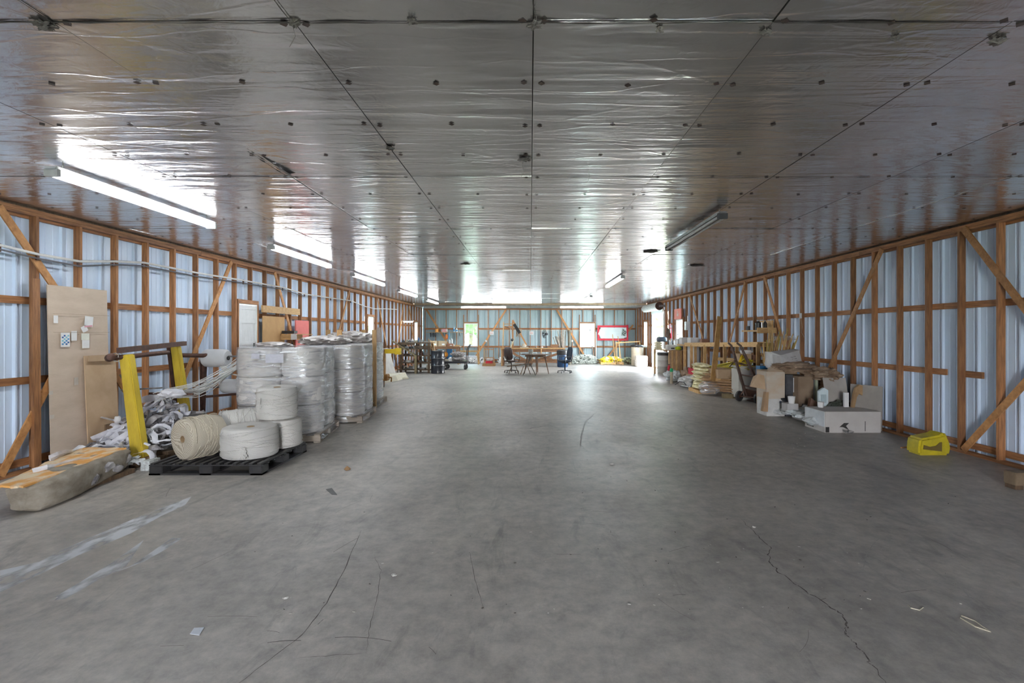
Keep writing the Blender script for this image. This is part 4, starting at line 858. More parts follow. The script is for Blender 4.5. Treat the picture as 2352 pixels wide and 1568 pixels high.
# cardboard tube by the stacks
t = thing('cardboard_tube', 'tall brown cardboard tube standing beyond the wrapped stacks', 'tube', (-4.09, 12.95, 0))
MB().lathe([(.085, 0), (.085, .36), (.112, .40), (.115, 1.07), (.10, 1.07), (.10, .5)], (-4.09, 12.95, 0), 24).build('tube_wall', card2, t, smooth=True); MB().lathe([(.116, 1.04), (.119, 1.04), (.119, 1.075), (.10, 1.075)], (-4.09, 12.95, 0), 24, closed=True).build('white_rim', paper, t)
tag(MB().blob((-4.35, 13.3, 1.25), (.28, .2, .06), .7, 3, 3, 3, True).build('plastic_wad', plm, smooth=False), 'wad of clear plastic lying on the fourth wrapped bale', 'plastic sheet')
tag(MB().box(-4.75, 13.05, .02, -4.14, 13.7, 1.2).build('wrapped_bale', mat('film wrapped white bale', (.74, .76, .80), (.55, .57, .6), .25, scale=5, stretch=(1, 1, 6), bump=.8, bscale=10, dist=.03), bevel=.04), 'white film-wrapped bale behind the brown cardboard tube', 'bale')
# yellow hand lift
t = thing('hand_lift', 'rusty yellow hand lift with a mast and two wheels', 'hand lift', (-4.6, 15.5, 0))
MB().box(-4.72, 15.45, .25, -4.6, 15.6, 1.22).build('mast', brownbelt, t); MB().box(-4.86, 15.5, .1, -4.76, 15.6, 1.9).build('tall_tube', mat('gray brown mast tube', (.36, .28, .24), (.5, .46, .42), .5, scale=6), t)
MB().box(-4.6, 15.48, 1.08, -4.12, 15.56, 1.22).build('yellow_arm', mat('safety yellow steel', (.85, .62, .02), (.68, .47, .02), .45, scale=6), t); MB().box(-4.28, 15.44, 1.05, -4.1, 15.6, 1.25).build('arm_head', mat('safety yellow steel', (.85, .62, .02)), t)
MB().lathe([(0, -.03), (.03, -.03), (.035, 0), (.03, .03), (0, .03)], (-4.66, 15.42, 1.12), 12, (0, 1, 0)).build('hook_eye', iron, t)
for x in (-4.66, -4.9):
    wl = MB().lathe([(.03, -.04), (.115, -.04), (.13, -.02), (.13, .02), (.115, .04), (.03, .04)], (x, 15.5, .13), 22, (1, .15, 0)).build('wheel', rust, t, smooth=True); MB().lathe([(0, -.045), (.05, -.045), (.05, .045), (0, .045)], (x, 15.5, .13), 14, (1, .15, 0)).build('hub', brownbelt, wl)
MB().box(-4.86, 15.4, .22, -4.5, 15.7, .42).build('gear_housing', brownbelt, t, bevel=.02); MB().tube([(-4.55, 15.5, .35), (-4.42, 15.6, .3), (-4.4, 15.5, .2)], .025, 8).build('pedal', brownbelt, t); MB().tube([(-4.76, 15.45, .3), (-4.78, 15.4, .6)], .012, 6).build('rod', iron, t)
# drywall sheets
for k, (x, y0, y1, lab) in enumerate(((-5.55, 18.6, 19.8, 'nearest of two gray-white sheets leaning on the left wall'), (-5.75, 18.7, 20.3, 'rear one of two gray-white sheets leaning on the left wall'))):
    tag(MB().prism([(x, y0, .01), (x + .14, y1, .01), (x - .15, y1, 1.1), (x - .3, y0, 1.1)], (-.015, 0, 0)).build('drywall_sheet', mat('gray white sheet', (.66, .64, .60), (.54, .52, .48), .7, scale=3, rand=.1)), lab, 'sheet', 'leaning drywall sheets')
tag(MB().tube([(-5.35, 19.2, 1.08), (-5.33, 19.25, .7), (-5.25, 19.3, .5), (-5.22, 19.3, .0)], .02, 7).build('brown_stick', old_wood), 'crooked brown stick leaning on the gray-white sheets', 'stick')
tag(MB().prism([(-5.05, 16.9, .01), (-4.75, 17.6, .01), (-4.75, 19.0, .01), (-5.3, 18.3, .01)], (-.1, 0, .2)).build('pale_plank_bundle', mat('pale cream slats', (.80, .76, .62), (.6, .54, .4), .7, scale=8, stretch=(9, 1, 9))), 'bundle of pale cream slats on the floor behind the hand lift', 'slat bundle')
tag(MB().bar((-4.95, 18.2, .03), (-4.65, 18.5, .03), .22, .05).build('white_offcut', mat('pale cream slats', (.8, .76, .62))), 'short pale offcut lying on the floor, right of the slat bundle', 'offcut')
# dark shelving with machine parts
t = thing('parts_rack', 'dark timber rack crammed with greasy machine parts', 'rack', (-5.1, 21.3, 0)); bx = lambda *a, nm='post', m=old_wood: MB().box(*a).build(nm, m, t)
for x in (-5.62, -4.95, -4.42):
    for y in (21.1, 21.9): bx(x, y, 0, x + .08, y + .08, 1.28)
for z in (.12, .42, .72, 1.02, 1.28): bx(-5.68, 21.05, z, -4.3, 22.0, z + .045, nm='shelf')
bx(-4.98, 21.0, 1.10, -4.3, 21.05, 1.18, nm='shelf_lip'); bx(-5.68, 21.0, 1.22, -4.95, 21.05, 1.30, nm='shelf_lip')
random.seed(21); ptm = [mm, iron, rust, mat('pale dusty metal', (.5, .48, .45), (.3, .28, .26), .5, metal=.3), mat('cream box', (.55, .5, .4), bump=.1)]
n_ = 0
for zi, z in enumerate((.165, .465, .765, 1.065, 1.325)):
    x = -5.6; cnt_ = -1
    while x < -4.45:
        cnt_ += 1
        w_ = random.uniform(.06, .2); h_ = random.uniform(.06, .22) * (.7 if z > 1.3 else 1); m_ = random.choice(ptm); y = 21.1 + random.uniform(0, .2); k = random.random(); nm, ct = ('metal_part', 'machine part')
        if k < .45: o = MB().box(x, y, z, x + w_, y + .25, z + h_).build(nm, m_, bevel=.008)
        elif k < .75: o = MB().lathe([(0, 0), (w_ / 2, 0), (w_ / 2, h_ * .6), (w_ * .3, h_ * .7), (w_ * .3, h_), (0, h_)], (x + w_ / 2, y + .12, z), 12).build(nm, m_)
        else: o = MB().tube([(x, y, z + .03), (x + w_ * .5, y, z + h_), (x + w_, y + .1, z + .03)], .022, 8).build(nm, m_)
        tag(o, 'greasy part on the %s shelf of the dark parts rack, %s from left' % (['lowest', 'second', 'third', 'fourth', 'top'][zi], ORD[cnt_]), ct, 'machine parts in the dark rack'); x += w_ + random.uniform(.01, .05); n_ += 1
tag(MB().bar(P(900, 782, 21.0), P(957, 818, 20.9), .1, .05).build('slanting_timber', mat('drab olive timber', (.30, .24, .13), (.2, .15, .08), .7)), 'slanting drab timber across the front of the dark parts rack', 'timber')
tag(MB().bar(V(P(955, 815, 20.9).x, 20.9, 0), P(955, 816, 20.9), .11, .09).build('short_post', mat('drab olive timber', (.3, .24, .13))), 'drab upright post under the end of the slanting timber', 'post')
tag(MB().lathe([(0, 0), (.035, 0), (.035, .14), (.015, .18), (.015, .22), (0, .22)], (-4.85, 21.3, 1.325), 12).build('blue_bottle', mat('blue plastic', (.03, .15, .42), bump=0, rough=.3), smooth=True), 'dark blue bottle on top of the dark parts rack', 'bottle')
tag(MB().lathe([(0, 0), (.09, 0), (.0, .2)], (-5.15, 21.4, 1.325), 12).build('white_funnel', paper), 'white upturned funnel on top of the dark parts rack', 'funnel')
# black drum
t = thing('steel_drum', 'black steel drum with two hoops beside the parts rack', 'drum', (-3.98, 21.1, 0))
MB().lathe([(0, .01), (.29, 0), (.297, .02), (.29, .05), (.29, .31), (.304, .33), (.304, .35), (.29, .37), (.29, .62), (.304, .64), (.304, .66), (.29, .68), (.29, .93), (.30, .95), (.30, .975), (.28, .975), (.28, .1), (0, .1)], (-3.98, 21.1, 0), 36).build('drum_body', blackm, t, smooth=True)
for z in (.34, .65, .965): MB().lathe([(.303, -.012), (.309, -.008), (.309, .008), (.303, .012)], (-3.98, 21.1, z), 36, closed=True).build('hoop', iron, t)
for k in range(3): tag(MB().bar(V(-4.1 + .05 * k, 21.15, .3), P(984 + 5 * k, 778 + 3 * k, 21.3), .04, .02).build('lath', pine), 'thin pale lath standing in the black drum', 'lath', 'laths in the black drum')
# platform cart
t = thing('platform_cart', 'flat black platform cart with tube handle, beside the drum', 'cart', (-3.4, 23.4, 0))
MB().box(-4.15, 23.0, .30, -2.98, 23.75, .40).build('deck', blackm, t, bevel=.01)
for x in (-3.08, -4.0):
    for y in (23.1, 23.65):
        c_ = MB().lathe([(.02, -.03), (.105, -.03), (.12, -.015), (.12, .015), (.105, .03), (.02, .03)], (x, y, .12), 20, (0, 1, 0) if x < -3.5 else (.9, .5, 0)).build('caster', blackp, t, smooth=True); MB().lathe([(0, -.035), (.04, -.035), (.04, .035), (0, .035)], (x, y, .12), 12, (0, 1, 0) if x < -3.5 else (.9, .5, 0)).build('hub', galv, c_)
        MB().box(x - .04, y - .045, .2, x + .04, y + .045, .30).build('caster_fork', iron, t)
MB().tube([(-3.02, 23.1, .4), (-3.0, 23.1, .95), (-2.9, 23.12, 1.12), (-2.86, 23.2, 1.18), (-2.86, 23.5, 1.18), (-2.9, 23.62, 1.12), (-3.0, 23.65, .95), (-3.02, 23.65, .4)], .018, 8).build('push_handle', blackm, t, smooth=True)
bagm = mat('speckled gray bag', (.52, .50, .48), (.14, .13, .13), .7, scale=16, bump=.5, lo=.42, hi=.58)
for k, (x, z, lab) in enumerate(((-3.42, .515, 'lower speckled gray bag on the platform cart'), (-3.45, .72, 'upper speckled gray bag on the platform cart'))): tag(MB().blob((x, 23.35, z), (.40 - .03 * k, .3, .125), .16, 2, k, 3, False).build('gray_bag', bagm, smooth=True), lab, 'bag', 'bags on the platform cart')
tag(MB().box(-4.05, 23.1, .40, -3.85, 23.4, .48).build('cream_box', ptm[4]), 'flat cream box at the left end of the platform cart', 'box')
tag(MB().lathe([(0, 0), (.1, 0), (.1, .13), (.04, .2), (0, .2)], (-3.78, 23.2, .40), 14).build('white_jug', paper), 'small white jug beside the bags on the platform cart', 'jug')
# work light fixed on the far end of the left wall
t = thing('shop_light', 'lit short shop light hung on the left wall near the far corner', 'light', (-5.7, 23.6, 2.28))
MB().bar((-6.21, 23.6, 2.31), (-5.62, 23.55, 2.31), .14, .04).build('reflector', fixm, t); MB().tube([(-6.08, 23.55, 2.27), (-5.64, 23.5, 2.27)], .022, 10).build('tube', tube_on, t)
# ================================================================== far wall area
# bench at the far left with boxes
def table(name, label, cat, x0, x1, y0, y1, ztop, m, leg=.07, th=.05, apron=True, rail=True, group=None):
    t = thing(name, label, cat, ((x0 + x1) / 2, (y0 + y1) / 2, 0), group=group)
    MB().box(x0, y0, ztop - th, x1, y1, ztop).build('top', m, t)
    for x in (x0 + .05, x1 - .05 - leg):
        for y in (y0 + .04, y1 - .04 - leg): MB().box(x, y, 0, x + leg, y + leg, ztop - th).build('leg', m, t)
    if apron:
        for y in (y0 + .045, y1 - .07): MB().box(x0 + .1, y, ztop - th - .1, x1 - .1, y + .025, ztop - th).build('apron', m, t)
    if rail: MB().box(x0 + .1, (y0 + y1) / 2 - .03, .2, x1 - .1, (y0 + y1) / 2 + .03, .26).build('stretcher', m, t)
    return t
brn = mat('brown stained bench', (.34, .17, .08), (.2, .1, .05), .55, scale=5, stretch=(1, 4, 4), bump=.1)
table('workbench', 'narrow brown workbench under the shelf, far left corner', 'workbench', -5.45, -3.95, 27.3, 28.1, .99, brn)
def carton(p, d, label, m=card2, group=None, rz=0, flap=True, cat='box'):
    t = thing('carton', label, cat, p, rz, group)
    MB().cbox((0, 0, d[2] / 2), d).build('carton_body', m, t, local=True, bevel=.004)
    if flap: MB().cbox((0, 0, d[2] + .001), (.05, d[1] * .98, .002)).build('tape_strip', mat('brown packing tape', (.5, .4, .26), rough=.3, bump=0), t, local=True); MB().cbox((d[0] * .15, -d[1] / 2 - .001, d[2] * .35), (d[0] * .35, .002, d[2] * .3)).build('paper_label', paper, t, local=True)
    return t
carton((-5.38, 27.6, .99), (.36, .35, .30), 'brown carton at the left end of the far left bench'); carton((-4.93, 27.55, .99), (.44, .35, .30), 'brown carton with a white label, in the middle of the far left bench'); carton((-4.5, 27.6, .99), (.34, .3, .15), 'low reddish carton on the far left bench', m=mat('reddish carton', (.42, .2, .12)))
random.seed(3)
for k, (dx, h, m_) in enumerate(((0, .22, paper), (.12, .3, galv), (.24, .12, paper))): tag(MB().lathe([(0, 0), (.045, 0), (.045, h * .7), (.02, h * .85), (.02, h), (0, h)], (-4.55 + dx, 27.6, 1.14 if dx < .2 else .99), 12).build('bottle', m_), 'pale bottle standing right of the labelled carton, number of heights', 'bottle', 'bottles on the far left bench')
for o in [o for o in bpy.data.objects if o.get('label', '').endswith('number of heights')]: o['label'] = 'pale bottle among the cartons on the far left bench'
for k in range(3): tag(MB().bar((-4.25, 27.5 + .1 * k, 1.0 + .025 * k), (-3.98, 27.5 + .09 * k, 1.0 + .025 * k), .08, .02).build('wood_offcut', pine_h), 'short wood offcut at the right end of the far left bench', 'offcut', 'offcuts on the far left bench')
sh = thing('wall_shelf', 'thin pale shelf across the studs above the far left bench', 'shelf', (-4.9, 28.45, 1.76))
MB().box(-6.0, 28.28, 1.76, -3.95, 28.58, 1.785).build('shelf_board', pine_h, sh)
for x in (-5.8, -4.9, -4.1): MB().bar((x, 28.56, 1.55), (x, 28.3, 1.75), .03, .03).build('bracket', iron, sh)
tag(MB().lathe([(0, 0), (.1, 0), (.11, .18), (0, .18)], (-5.42, 28.4, 1.785), 16).build('orange_tub', mat('orange plastic', (.85, .32, .04), rough=.35, bump=0)), 'orange tub on the far left shelf', 'tub')
t = thing('printed_box', 'red and white printed box on the far left shelf', 'box', (-4.97, 28.4, 1.785)); MB().box(-5.12, 28.3, 1.785, -4.82, 28.5, 1.97).build('box_body', paper, t)
redm = mat('red print', (.75, .03, .06), bump=0)
for z in (1.80, 1.93): MB().box(-5.11, 28.296, z, -4.83, 28.3, z + .03).build('red_stripe', redm, t)
for k in range(5): MB().box(-5.09 + .05 * k, 28.296, 1.85, -5.06 + .05 * k, 28.3, 1.91).build('red_letter', redm, t)
tag(MB().blob((-4.83, 28.3, 1.5), (.09, .06, .16), .3, 2, 1, 3, False).build('orange_cloth', mat('orange cloth', (.75, .2, .05))), 'orange cloth bundle hanging under the far left shelf', 'cloth')
tag(MB().tube([(-4.7, 28.3, 1.8), (-4.68, 28.28, 1.6), (-4.72, 28.28, 1.4)], .035, 8).build('blue_hose', mat('blue hose', (.12, .35, .6), rough=.4)), 'pale blue hose coil hanging beside the orange cloth', 'hose')
for k, (x, h, lab, m_) in enumerate(((-4.42, .34, 'tall white and blue bottle on the right of the far left shelf', mat('pale blue plastic', (.45, .65, .8), rough=.3)), (-4.27, .24, 'shorter white bottle at the right end of the far left shelf', paper))):
    t = thing('bottle', lab, 'bottle', (x, 28.42, 1.785)); MB().lathe([(0, 0), (.05, 0), (.05, h * .7), (.022, h * .86), (.022, h), (0, h)], (x, 28.42, 1.785), 14).build('bottle_body', m_, t, smooth=True); MB().lathe([(.051, h * .2), (.052, h * .2), (.052, h * .55), (.051, h * .55)], (x, 28.42, 1.785), 14, closed=True).build('blue_band', blu, t)
for k, x in enumerate((-5.75, -5.62, -5.5)): tag(MB().lathe([(0, 0), (.03, 0), (.05, -.1), (.04, -.22), (0, -.26)], (x, 28.35, 1.75), 10).build('hanging_tool', mm), 'dark tool hanging under the left end of the far shelf', 'tool', 'tools under the far left shelf')
tag(MB().lathe([(0, -.12), (.09, -.1), (.15, 0), (.09, .1), (0, .12)], (-4.78, 27.6, .52), 18, (0, 1, 0)).build('orange_reel', mat('orange plastic', (.85, .32, .04))), 'round orange reel under the far left bench', 'reel')
tag(MB().prism([(-5.15, 27.5, 0), (-4.86, 27.5, 0), (-4.9, 27.5, .65), (-5.0, 27.5, .75)], (0, .2, 0)).build('red_bag', redm, bevel=.02), 'tall red bag under the far left bench', 'bag')
tag(MB().box(-4.75, 27.85, .25, -4.45, 28.0, .85).build('blue_box', blu), 'blue box standing in shadow under the far left bench', 'box')
# sawhorse-like frame and small crate frame with uprights
def lumber_set(name, label, cat, base, segs, m=pine, w=.05, t_=.04, group=None):
    t = thing(name, label, cat, base, group=group)
    for s_ in segs: MB().bar(s_[0], s_[1], s_[2] if len(s_) > 2 else w, s_[3] if len(s_) > 3 else t_).build('rail' if abs(s_[0][2] - s_[1][2]) < .2 else 'upright', m, t)
    return t
lumber_set('sawhorse', 'pale low sawhorse under the left far window', 'sawhorse', (-3.4, 27.2, 0), [((-3.9, 27.2, .72), (-2.9, 27.2, .72), .09, .09), ((-3.85, 27.2, .7), (-3.95, 26.9, 0)), ((-3.85, 27.2, .7), (-3.95, 27.5, 0)), ((-2.95, 27.2, .7), (-2.85, 26.9, 0)), ((-2.95, 27.2, .7), (-2.85, 27.5, 0)), ((-2.86, 27.4, 0), (-2.86, 27.4, 1.05))])
lumber_set('upright_crate', 'small brown open wooden crate with uprights, standing before the far wall', 'frame', (-2.15, 25.8, 0), [((-2.42, 25.7, 0), (-2.42, 25.7, 1.02)), ((-2.36, 26.1, 0), (-2.36, 26.1, .95)), ((-1.95, 26.05, .1), (-1.95, 26.05, .95)), ((-1.9, 25.7, .1), (-1.9, 25.7, .45)), ((-2.42, 25.9, .86), (-1.95, 25.95, .86), .04, .04), ((-2.42, 25.75, .42), (-1.9, 25.75, .44), .05, .04), ((-2.5, 25.6, .07), (-1.85, 25.6, .07), .05, .14), ((-2.5, 26.1, .07), (-1.85, 26.1, .07), .05, .14), ((-2.48, 25.6, .03), (-2.48, 26.1, .03), .06, .06), ((-1.87, 25.6, .07), (-1.87, 26.1, .07), .05, .14)], mat('mid brown lumber', (.5, .28, .12), (.36, .19, .08), .6, rand=.2))
tag(MB().box(-2.35, 25.75, .02, -2.0, 26.0, .25).build('red_box', redm), 'small red box inside the small wooden frame', 'box'); tag(MB().blob((-2.15, 25.9, .33), (.18, .12, .09), .4, 2, 2, 3).build('white_sack', paper), 'little white sack on the red box in the small frame', 'sack')
# bags along the far wall
random.seed(9)
for k in range(12):
    x = -3.4 + .21 * k
    if -2.6 < x < -1.8: continue
    tag(MB().blob((x, 27.9, .15), (.13, .16, .17), .5, 2.2, k, 3, True).build('white_bag', mat('white and black bag', (.82, .82, .82), (.06, .06, .06), .6, scale=7, lo=.55, hi=.6)), 'white plastic bag on the floor at the far wall, %s' % ('%s left of the small crate' % ['first', 'second', 'third', 'fourth'][k] if k < 4 else '%s right of the small crate' % ORD[k - 8]), 'bag', 'white bags along the far wall')
tag(MB().box(-4.1, 27.9, 0, -3.1, 28.4, .42).build('white_carton', mat('pale printed carton', (.74, .74, .76), (.6, .6, .62), .6, scale=10)), 'pale low carton on the floor below the left far window', 'box')
# big central bench
cb = table('assembly_bench', 'long timber assembly bench with crossed braces near the far wall', 'workbench', -1.55, 1.80, 25.6, 26.6, .92, brn, leg=.1, th=.09)
MB().box(-1.57, 25.55, .90, 1.82, 25.6, .96).build('pale_edge', pine_h, cb)
for a, b in (((-1.1, 25.56, .8), (.1, 25.56, .1)), ((-.3, 25.52, .1), (1.6, 25.52, .7)), ((.6, 25.48, .55), (1.7, 25.48, .1))): MB().bar(a, b, .03, .12, (0, 0, 1)).build('brace', brn, cb)
for x in (-1.52, .1, .55, 1.72): MB().box(x, 25.56, .0 if x in (-1.52, 1.72) else .3, x + .05, 25.6, .96).build('pale_strip', pine, cb)
MB().box(-.1, 25.9, 0, .08, 26.1, .85).build('middle_post', old_wood, cb)
t = thing('splicing_rig', 'tall timber frame with a slanting arm standing on the assembly bench', 'frame', (-1.1, 26, .92))
MB().bar((-1.48, 26.0, .0), (-1.42, 26.0, 2.32), .05, .05).build('pale_upright', pine, t); MB().bar((-.93, 26.1, .92), (-.93, 26.1, 2.42), .1, .08).build('brown_upright', wood_b, t); MB().bar((-1.45, 26.05, 2.2), (-.9, 26.05, 2.22), .03, .04).build('top_rail', pine, t); MB().bar((-1.38, 26.05, 2.02), (-.95, 26.05, 2.02), .04, .16).build('plywood_gusset', wood_b, t)
MB().bar((-.93, 25.95, 2.42), (-.2, 25.95, 1.1), .08, .05, (0, 1, 0)).build('slanting_arm', wood_b, t); MB().bar((-.86, 25.9, 2.2), (-.55, 25.9, 1.72), .15, .08, (0, 1, 0)).build('black_sleeve', mat('matte black rubber', (.02, .02, .02), rough=.8, bump=0), t)
MB().tube([(-1.3, 26, 2.08), (-1.15, 25.95, 2.02), (-.98, 26, 1.98)], .02, 6).build('wire', iron, t); MB().bar((-.98, 26, 1.2), (-1.05, 26, 2.0), .03, .02).build('strap', paper, t)
mb = MB()
for k in range(10): mb.tube([(-.75 + .03 * k, 26.0, 1.95), (-.74 + .03 * k + random.uniform(-.03, .03), 26.0, 1.7), (-.76 + .032 * k, 26.02, 1.5 + .04 * (k % 4))], .014, 5)
stuff(mb.build('hanging_cords', mat('tan cord', (.5, .4, .28), (.3, .22, .14)), t))
t = thing('cream_press', 'cream colored hand press at the foot of the slanting arm on the bench', 'press', (-.35, 26, .92)); MB().box(-.55, 25.85, .92, -.1, 26.15, 1.0).build('press_base', ptm[4], t, bevel=.01); MB().lathe([(0, 0), (.12, 0), (.13, .1), (.09, .17), (0, .17)], (-.33, 26, 1.0), 16).build('press_head', ptm[4], t, smooth=True)
t = thing('cream_lamp', 'cream conical spool standing on the assembly bench', 'cone', (-1.0, 25.9, .96)); MB().bar((-1.05, 25.9, .93), (-.85, 25.9, 1.45), .08, .06).build('cone_stem', mat('cream spool', (.75, .68, .45)), t); MB().lathe([(.02, 0), (.07, .02), (.08, .12), (.03, .14)], (-.9, 25.88, 1.33), 14, (-.8, -.2, .6)).build('cone_mouth', blackp, t)
# pedestal fan
t = thing('pedestal_fan', 'black pedestal fan turned sideways behind the assembly bench', 'fan', (.85, 26.2, .96)); c_ = V(.75, 26.1, 1.68)
MB().tube([(.85, 26.2, .96), (.85, 26.2, 1.66)], .018, 8).build('pole', blackm, t); MB().lathe([(0, 0), (.16, 0), (.14, .03), (0, .04)], (.85, 26.2, .955), 20).build('base', blackm, t)
ax = V(-.9, -.42, 0).normalized(); mo = MB().lathe([(0, -.12), (.06, -.1), (.07, 0), (.05, .04), (0, .05)], c_ - ax * -.0 + V(.08, .04, 0), 14, (-.9, -.42, 0)).build('motor', blackm, t, smooth=True)
ca = MB(); u = ax.cross(V(0, 0, 1)).normalized()
for R_ in (.235, .16, .08): ca.tube([c_ + ax * (.05 if R_ < .2 else 0) + (u * math.cos(a) + V(0, 0, 1) * math.sin(a)) * R_ for a in [k * math.tau / 24 for k in range(25)]], .007, 5)
for k in range(18):
    a = k * math.tau / 18; d = u * math.cos(a) + V(0, 0, 1) * math.sin(a); ca.tube([c_ + ax * .07 + d * .03, c_ + ax * .06 + d * .14, c_ + d * .235, c_ - ax * .06 + d * .12], .004, 4)
ca.build('cage', blackm, t); bl = MB()
for k in range(4):
    a = k * math.tau / 4; d = u * math.cos(a) + V(0, 0, 1) * math.sin(a); e = u * math.cos(a + .9) + V(0, 0, 1) * math.sin(a + .9); MB().prism([c_ + d * .03, c_ + d * .2, c_ + (d + e).normalized() * .21 + ax * .03, c_ + e * .1 + ax * .02], ax * .004).build('fan_blade', blackm, t)
tag(MB().tube([(.86, 26.3, 1.6), (.9, 26.3, 2.45)], .008, 6).build('thin_rod', wood_b), 'thin upright rod standing behind the pedestal fan', 'rod')
# trays and odds on bench
for k, (x, y, z, w_, lab) in enumerate(((1.2, 26.0, .92, .55, 'lower shallow wooden tray on the right of the assembly bench'), (1.28, 26.1, 1.03, .42, 'upper shallow wooden tray on the right of the assembly bench'))):
    t = thing('wooden_tray', lab, 'tray', (x, y, z), group='wooden trays on the assembly bench'); MB().box(x - w_ / 2, y - .15, z, x + w_ / 2, y + .15, z + .015).build('tray_floor', ply, t)
    for a, b in (((x - w_ / 2, y - .15), (x + w_ / 2, y - .15)), ((x - w_ / 2, y + .15), (x + w_ / 2, y + .15)), ((x - w_ / 2, y - .15), (x - w_ / 2, y + .15)), ((x + w_ / 2, y - .15), (x + w_ / 2, y + .15))): MB().bar((*a, z + .05), (*b, z + .05), .012, .08).build('tray_side', brn, t)
for x, h, lab, m_ in ((.62, .1, 'small white tin on the assembly bench below the fan', paper), (.3, .1, 'little tin of spools at the middle of the assembly bench', iron)): tag(MB().lathe([(0, 0), (.05, 0), (.05, h), (0, h)], (x, 25.8, .92), 12).build('tin', m_), lab, 'tin')
# bundle of long tubes at the right end
random.seed(4); tbm = mat('weathered gray tube', (.48, .43, .36), (.28, .24, .2), .7, rand=.25, scale=8)
for k in range(13):
    a = V(1.75 + random.uniform(0, .25), 26.7 + random.uniform(-.08, .08), .02); b = a + V(-.55 + .055 * k + random.uniform(-.03, .03), random.uniform(0, .15), random.uniform(1.45, 1.85))
    tag(MB().tube([a, b], .026, 8).build('long_tube', tbm), 'gray tube in the bundle right of the assembly bench, %s from the left' % ORD[k], 'tube', 'tubes bundled right of the assembly bench')
tag(MB().tube([(2.15, 26.7, 0), (2.12, 26.75, 1.88)], .085, 12).build('dark_post_tube', mat('mossy dark tube', (.13, .14, .11), (.22, .17, .12), .8, scale=5)), 'thickest dark tube standing at the right of the tube bundle', 'tube')
# blue barrel behind the chair
t = thing('blue_barrel', 'dark blue barrel with a black bag, behind the right office chair', 'barrel', (1.65, 25.0, 0)); MB().lathe([(0, 0), (.26, 0), (.28, .05), (.28, .35), (.29, .37), (.28, .39), (.28, .78), (.27, .8), (0, .8)], (1.65, 25.0, 0), 28).build('barrel_body', mat('navy barrel', (.015, .06, .15), rough=.35, bump=0), t, smooth=True); MB().lathe([(.29, .62), (.31, .7), (.30, .84), (.2, .88), (0, .86)], (1.65, 25.0, 0), 20).build('black_bag', blackp, t, smooth=True)
# signs on far wall
for x, lab in ((-2.25, 'left small white notice hung on the far wall brace'), (.07, 'right small white notice on the far wall, left of the fan')):
    t = thing('notice', lab, 'notice', (x, 28.5, 1.6)); MB().box(x - .12, 28.57, 1.62, x + .12, 28.578, 1.83).build('sheet', paper, t)
    for k in range(2): MB().box(x - .07 + .08 * k, 28.567, 1.69, x - .03 + .08 * k, 28.57, 1.77).build('red_mark', mat('pale red print', (.8, .4, .35), bump=0), t)
tag(MB().tube([P(1097, 757.5, 28.3), P(1160, 758.5, 28.3), P(1240, 758.5, 28.3), P(1332, 759, 28.3)], .008, 5).build('string_line', mat('pale cord', (.8, .75, .55), bump=0)), 'pale cord strung level across the far wall', 'cord')
for px, lab in ((1116, 'little white jar fixed on a far wall stud, left'), (1314, 'little white jar fixed on a far wall stud, right of the tubes')): tag(MB().lathe([(0, 0), (.05, 0), (.05, .1), (0, .12)], P(px, 785, 28.54), 10).build('white_jar', paper), lab, 'jar')
# round table
tb = thing('round_table', 'round brown wooden table with splayed tapered legs, middle of the far floor', 'table', (.22, 20.9, 0)); tm_ = mat('walnut table wood', (.20, .095, .04), (.13, .06, .025), .35, scale=4, stretch=(4, 1, 1), bump=.05)
MB().lathe([(0, 0), (.60, 0), (.66, .018), (.66, .032), (0, .032)], (.22, 20.9, .80), 40).build('top', tm_, tb, smooth=True); MB().lathe([(.42, -.08), (.44, -.08), (.44, 0), (.42, 0)], (.22, 20.9, .80), 32, closed=True).build('apron', tm_, tb)
for k, (dx, dy) in enumerate(((.04, -.5), (.52, -.2), (-.44, -.1), (.1, .5))):
    p = V(.22 + dx * .75, 20.9 + dy * .75, .78); q = V(.22 + dx * 1.08, 20.9 + dy * 1.08, 0); MB().tube([p, q], [.04, .018], 12).build('leg', tm_, tb, smooth=True)
t = thing('floral_tin', 'pale patterned tin standing on the round table', 'tin', (.02, 20.8, .832)); MB().lathe([(0, 0), (.1, 0), (.105, .2), (.095, .2), (.09, .02)], (.02, 20.8, .832), 18).build('tin_body', mat('patterned tin', (.62, .64, .6), (.25, .25, .22), .6, scale=18), t)
tag(MB().box(.55, 20.6, .832, .68, 20.8, .845).build('white_card', paper), 'small white card lying on the right of the round table', 'card'); tag(MB().box(-.35, 20.7, .832, .0, 20.95, .842).build('thin_board', old_wood), 'thin dark board lying on the left of the round table', 'board')
# office chairs
def rpanel(mb, c, u, v, n, wu, wv, th, curve=.0, k=12, pw=3.0):
    """rounded cushion panel"""
    u, v, n = Vector(u).normalized(), Vector(v).normalized(), Vector(n).normalized(); c = Vector(c); rings = []
    prof = [(.0, .5), (.6, .5), (.9, .38), (1, .1), (1, -.1), (.9, -.38), (.6, -.5), (0, -.5)]; N_ = 28; vs = []; fs = []
    for s_, h in prof:
        for i in range(N_):
            a = i * math.tau / N_; cu = math.copysign(abs(math.cos(a)) ** (2 / pw), math.cos(a)); cv = math.copysign(abs(math.sin(a)) ** (2 / pw), math.sin(a)); x, y = wu * s_ * cu, wv * s_ * cv
            vs.append(c + u * x + v * y + n * (h * th + curve * ((x / wu) ** 2 + .6 * (y / wv) ** 2)))
    for j in range(len(prof) - 1):
        for i in range(N_): fs.append((j * N_ + i, j * N_ + (i + 1) % N_, (j + 1) * N_ + (i + 1) % N_, (j + 1) * N_ + i))
    return mb.add(vs, fs)
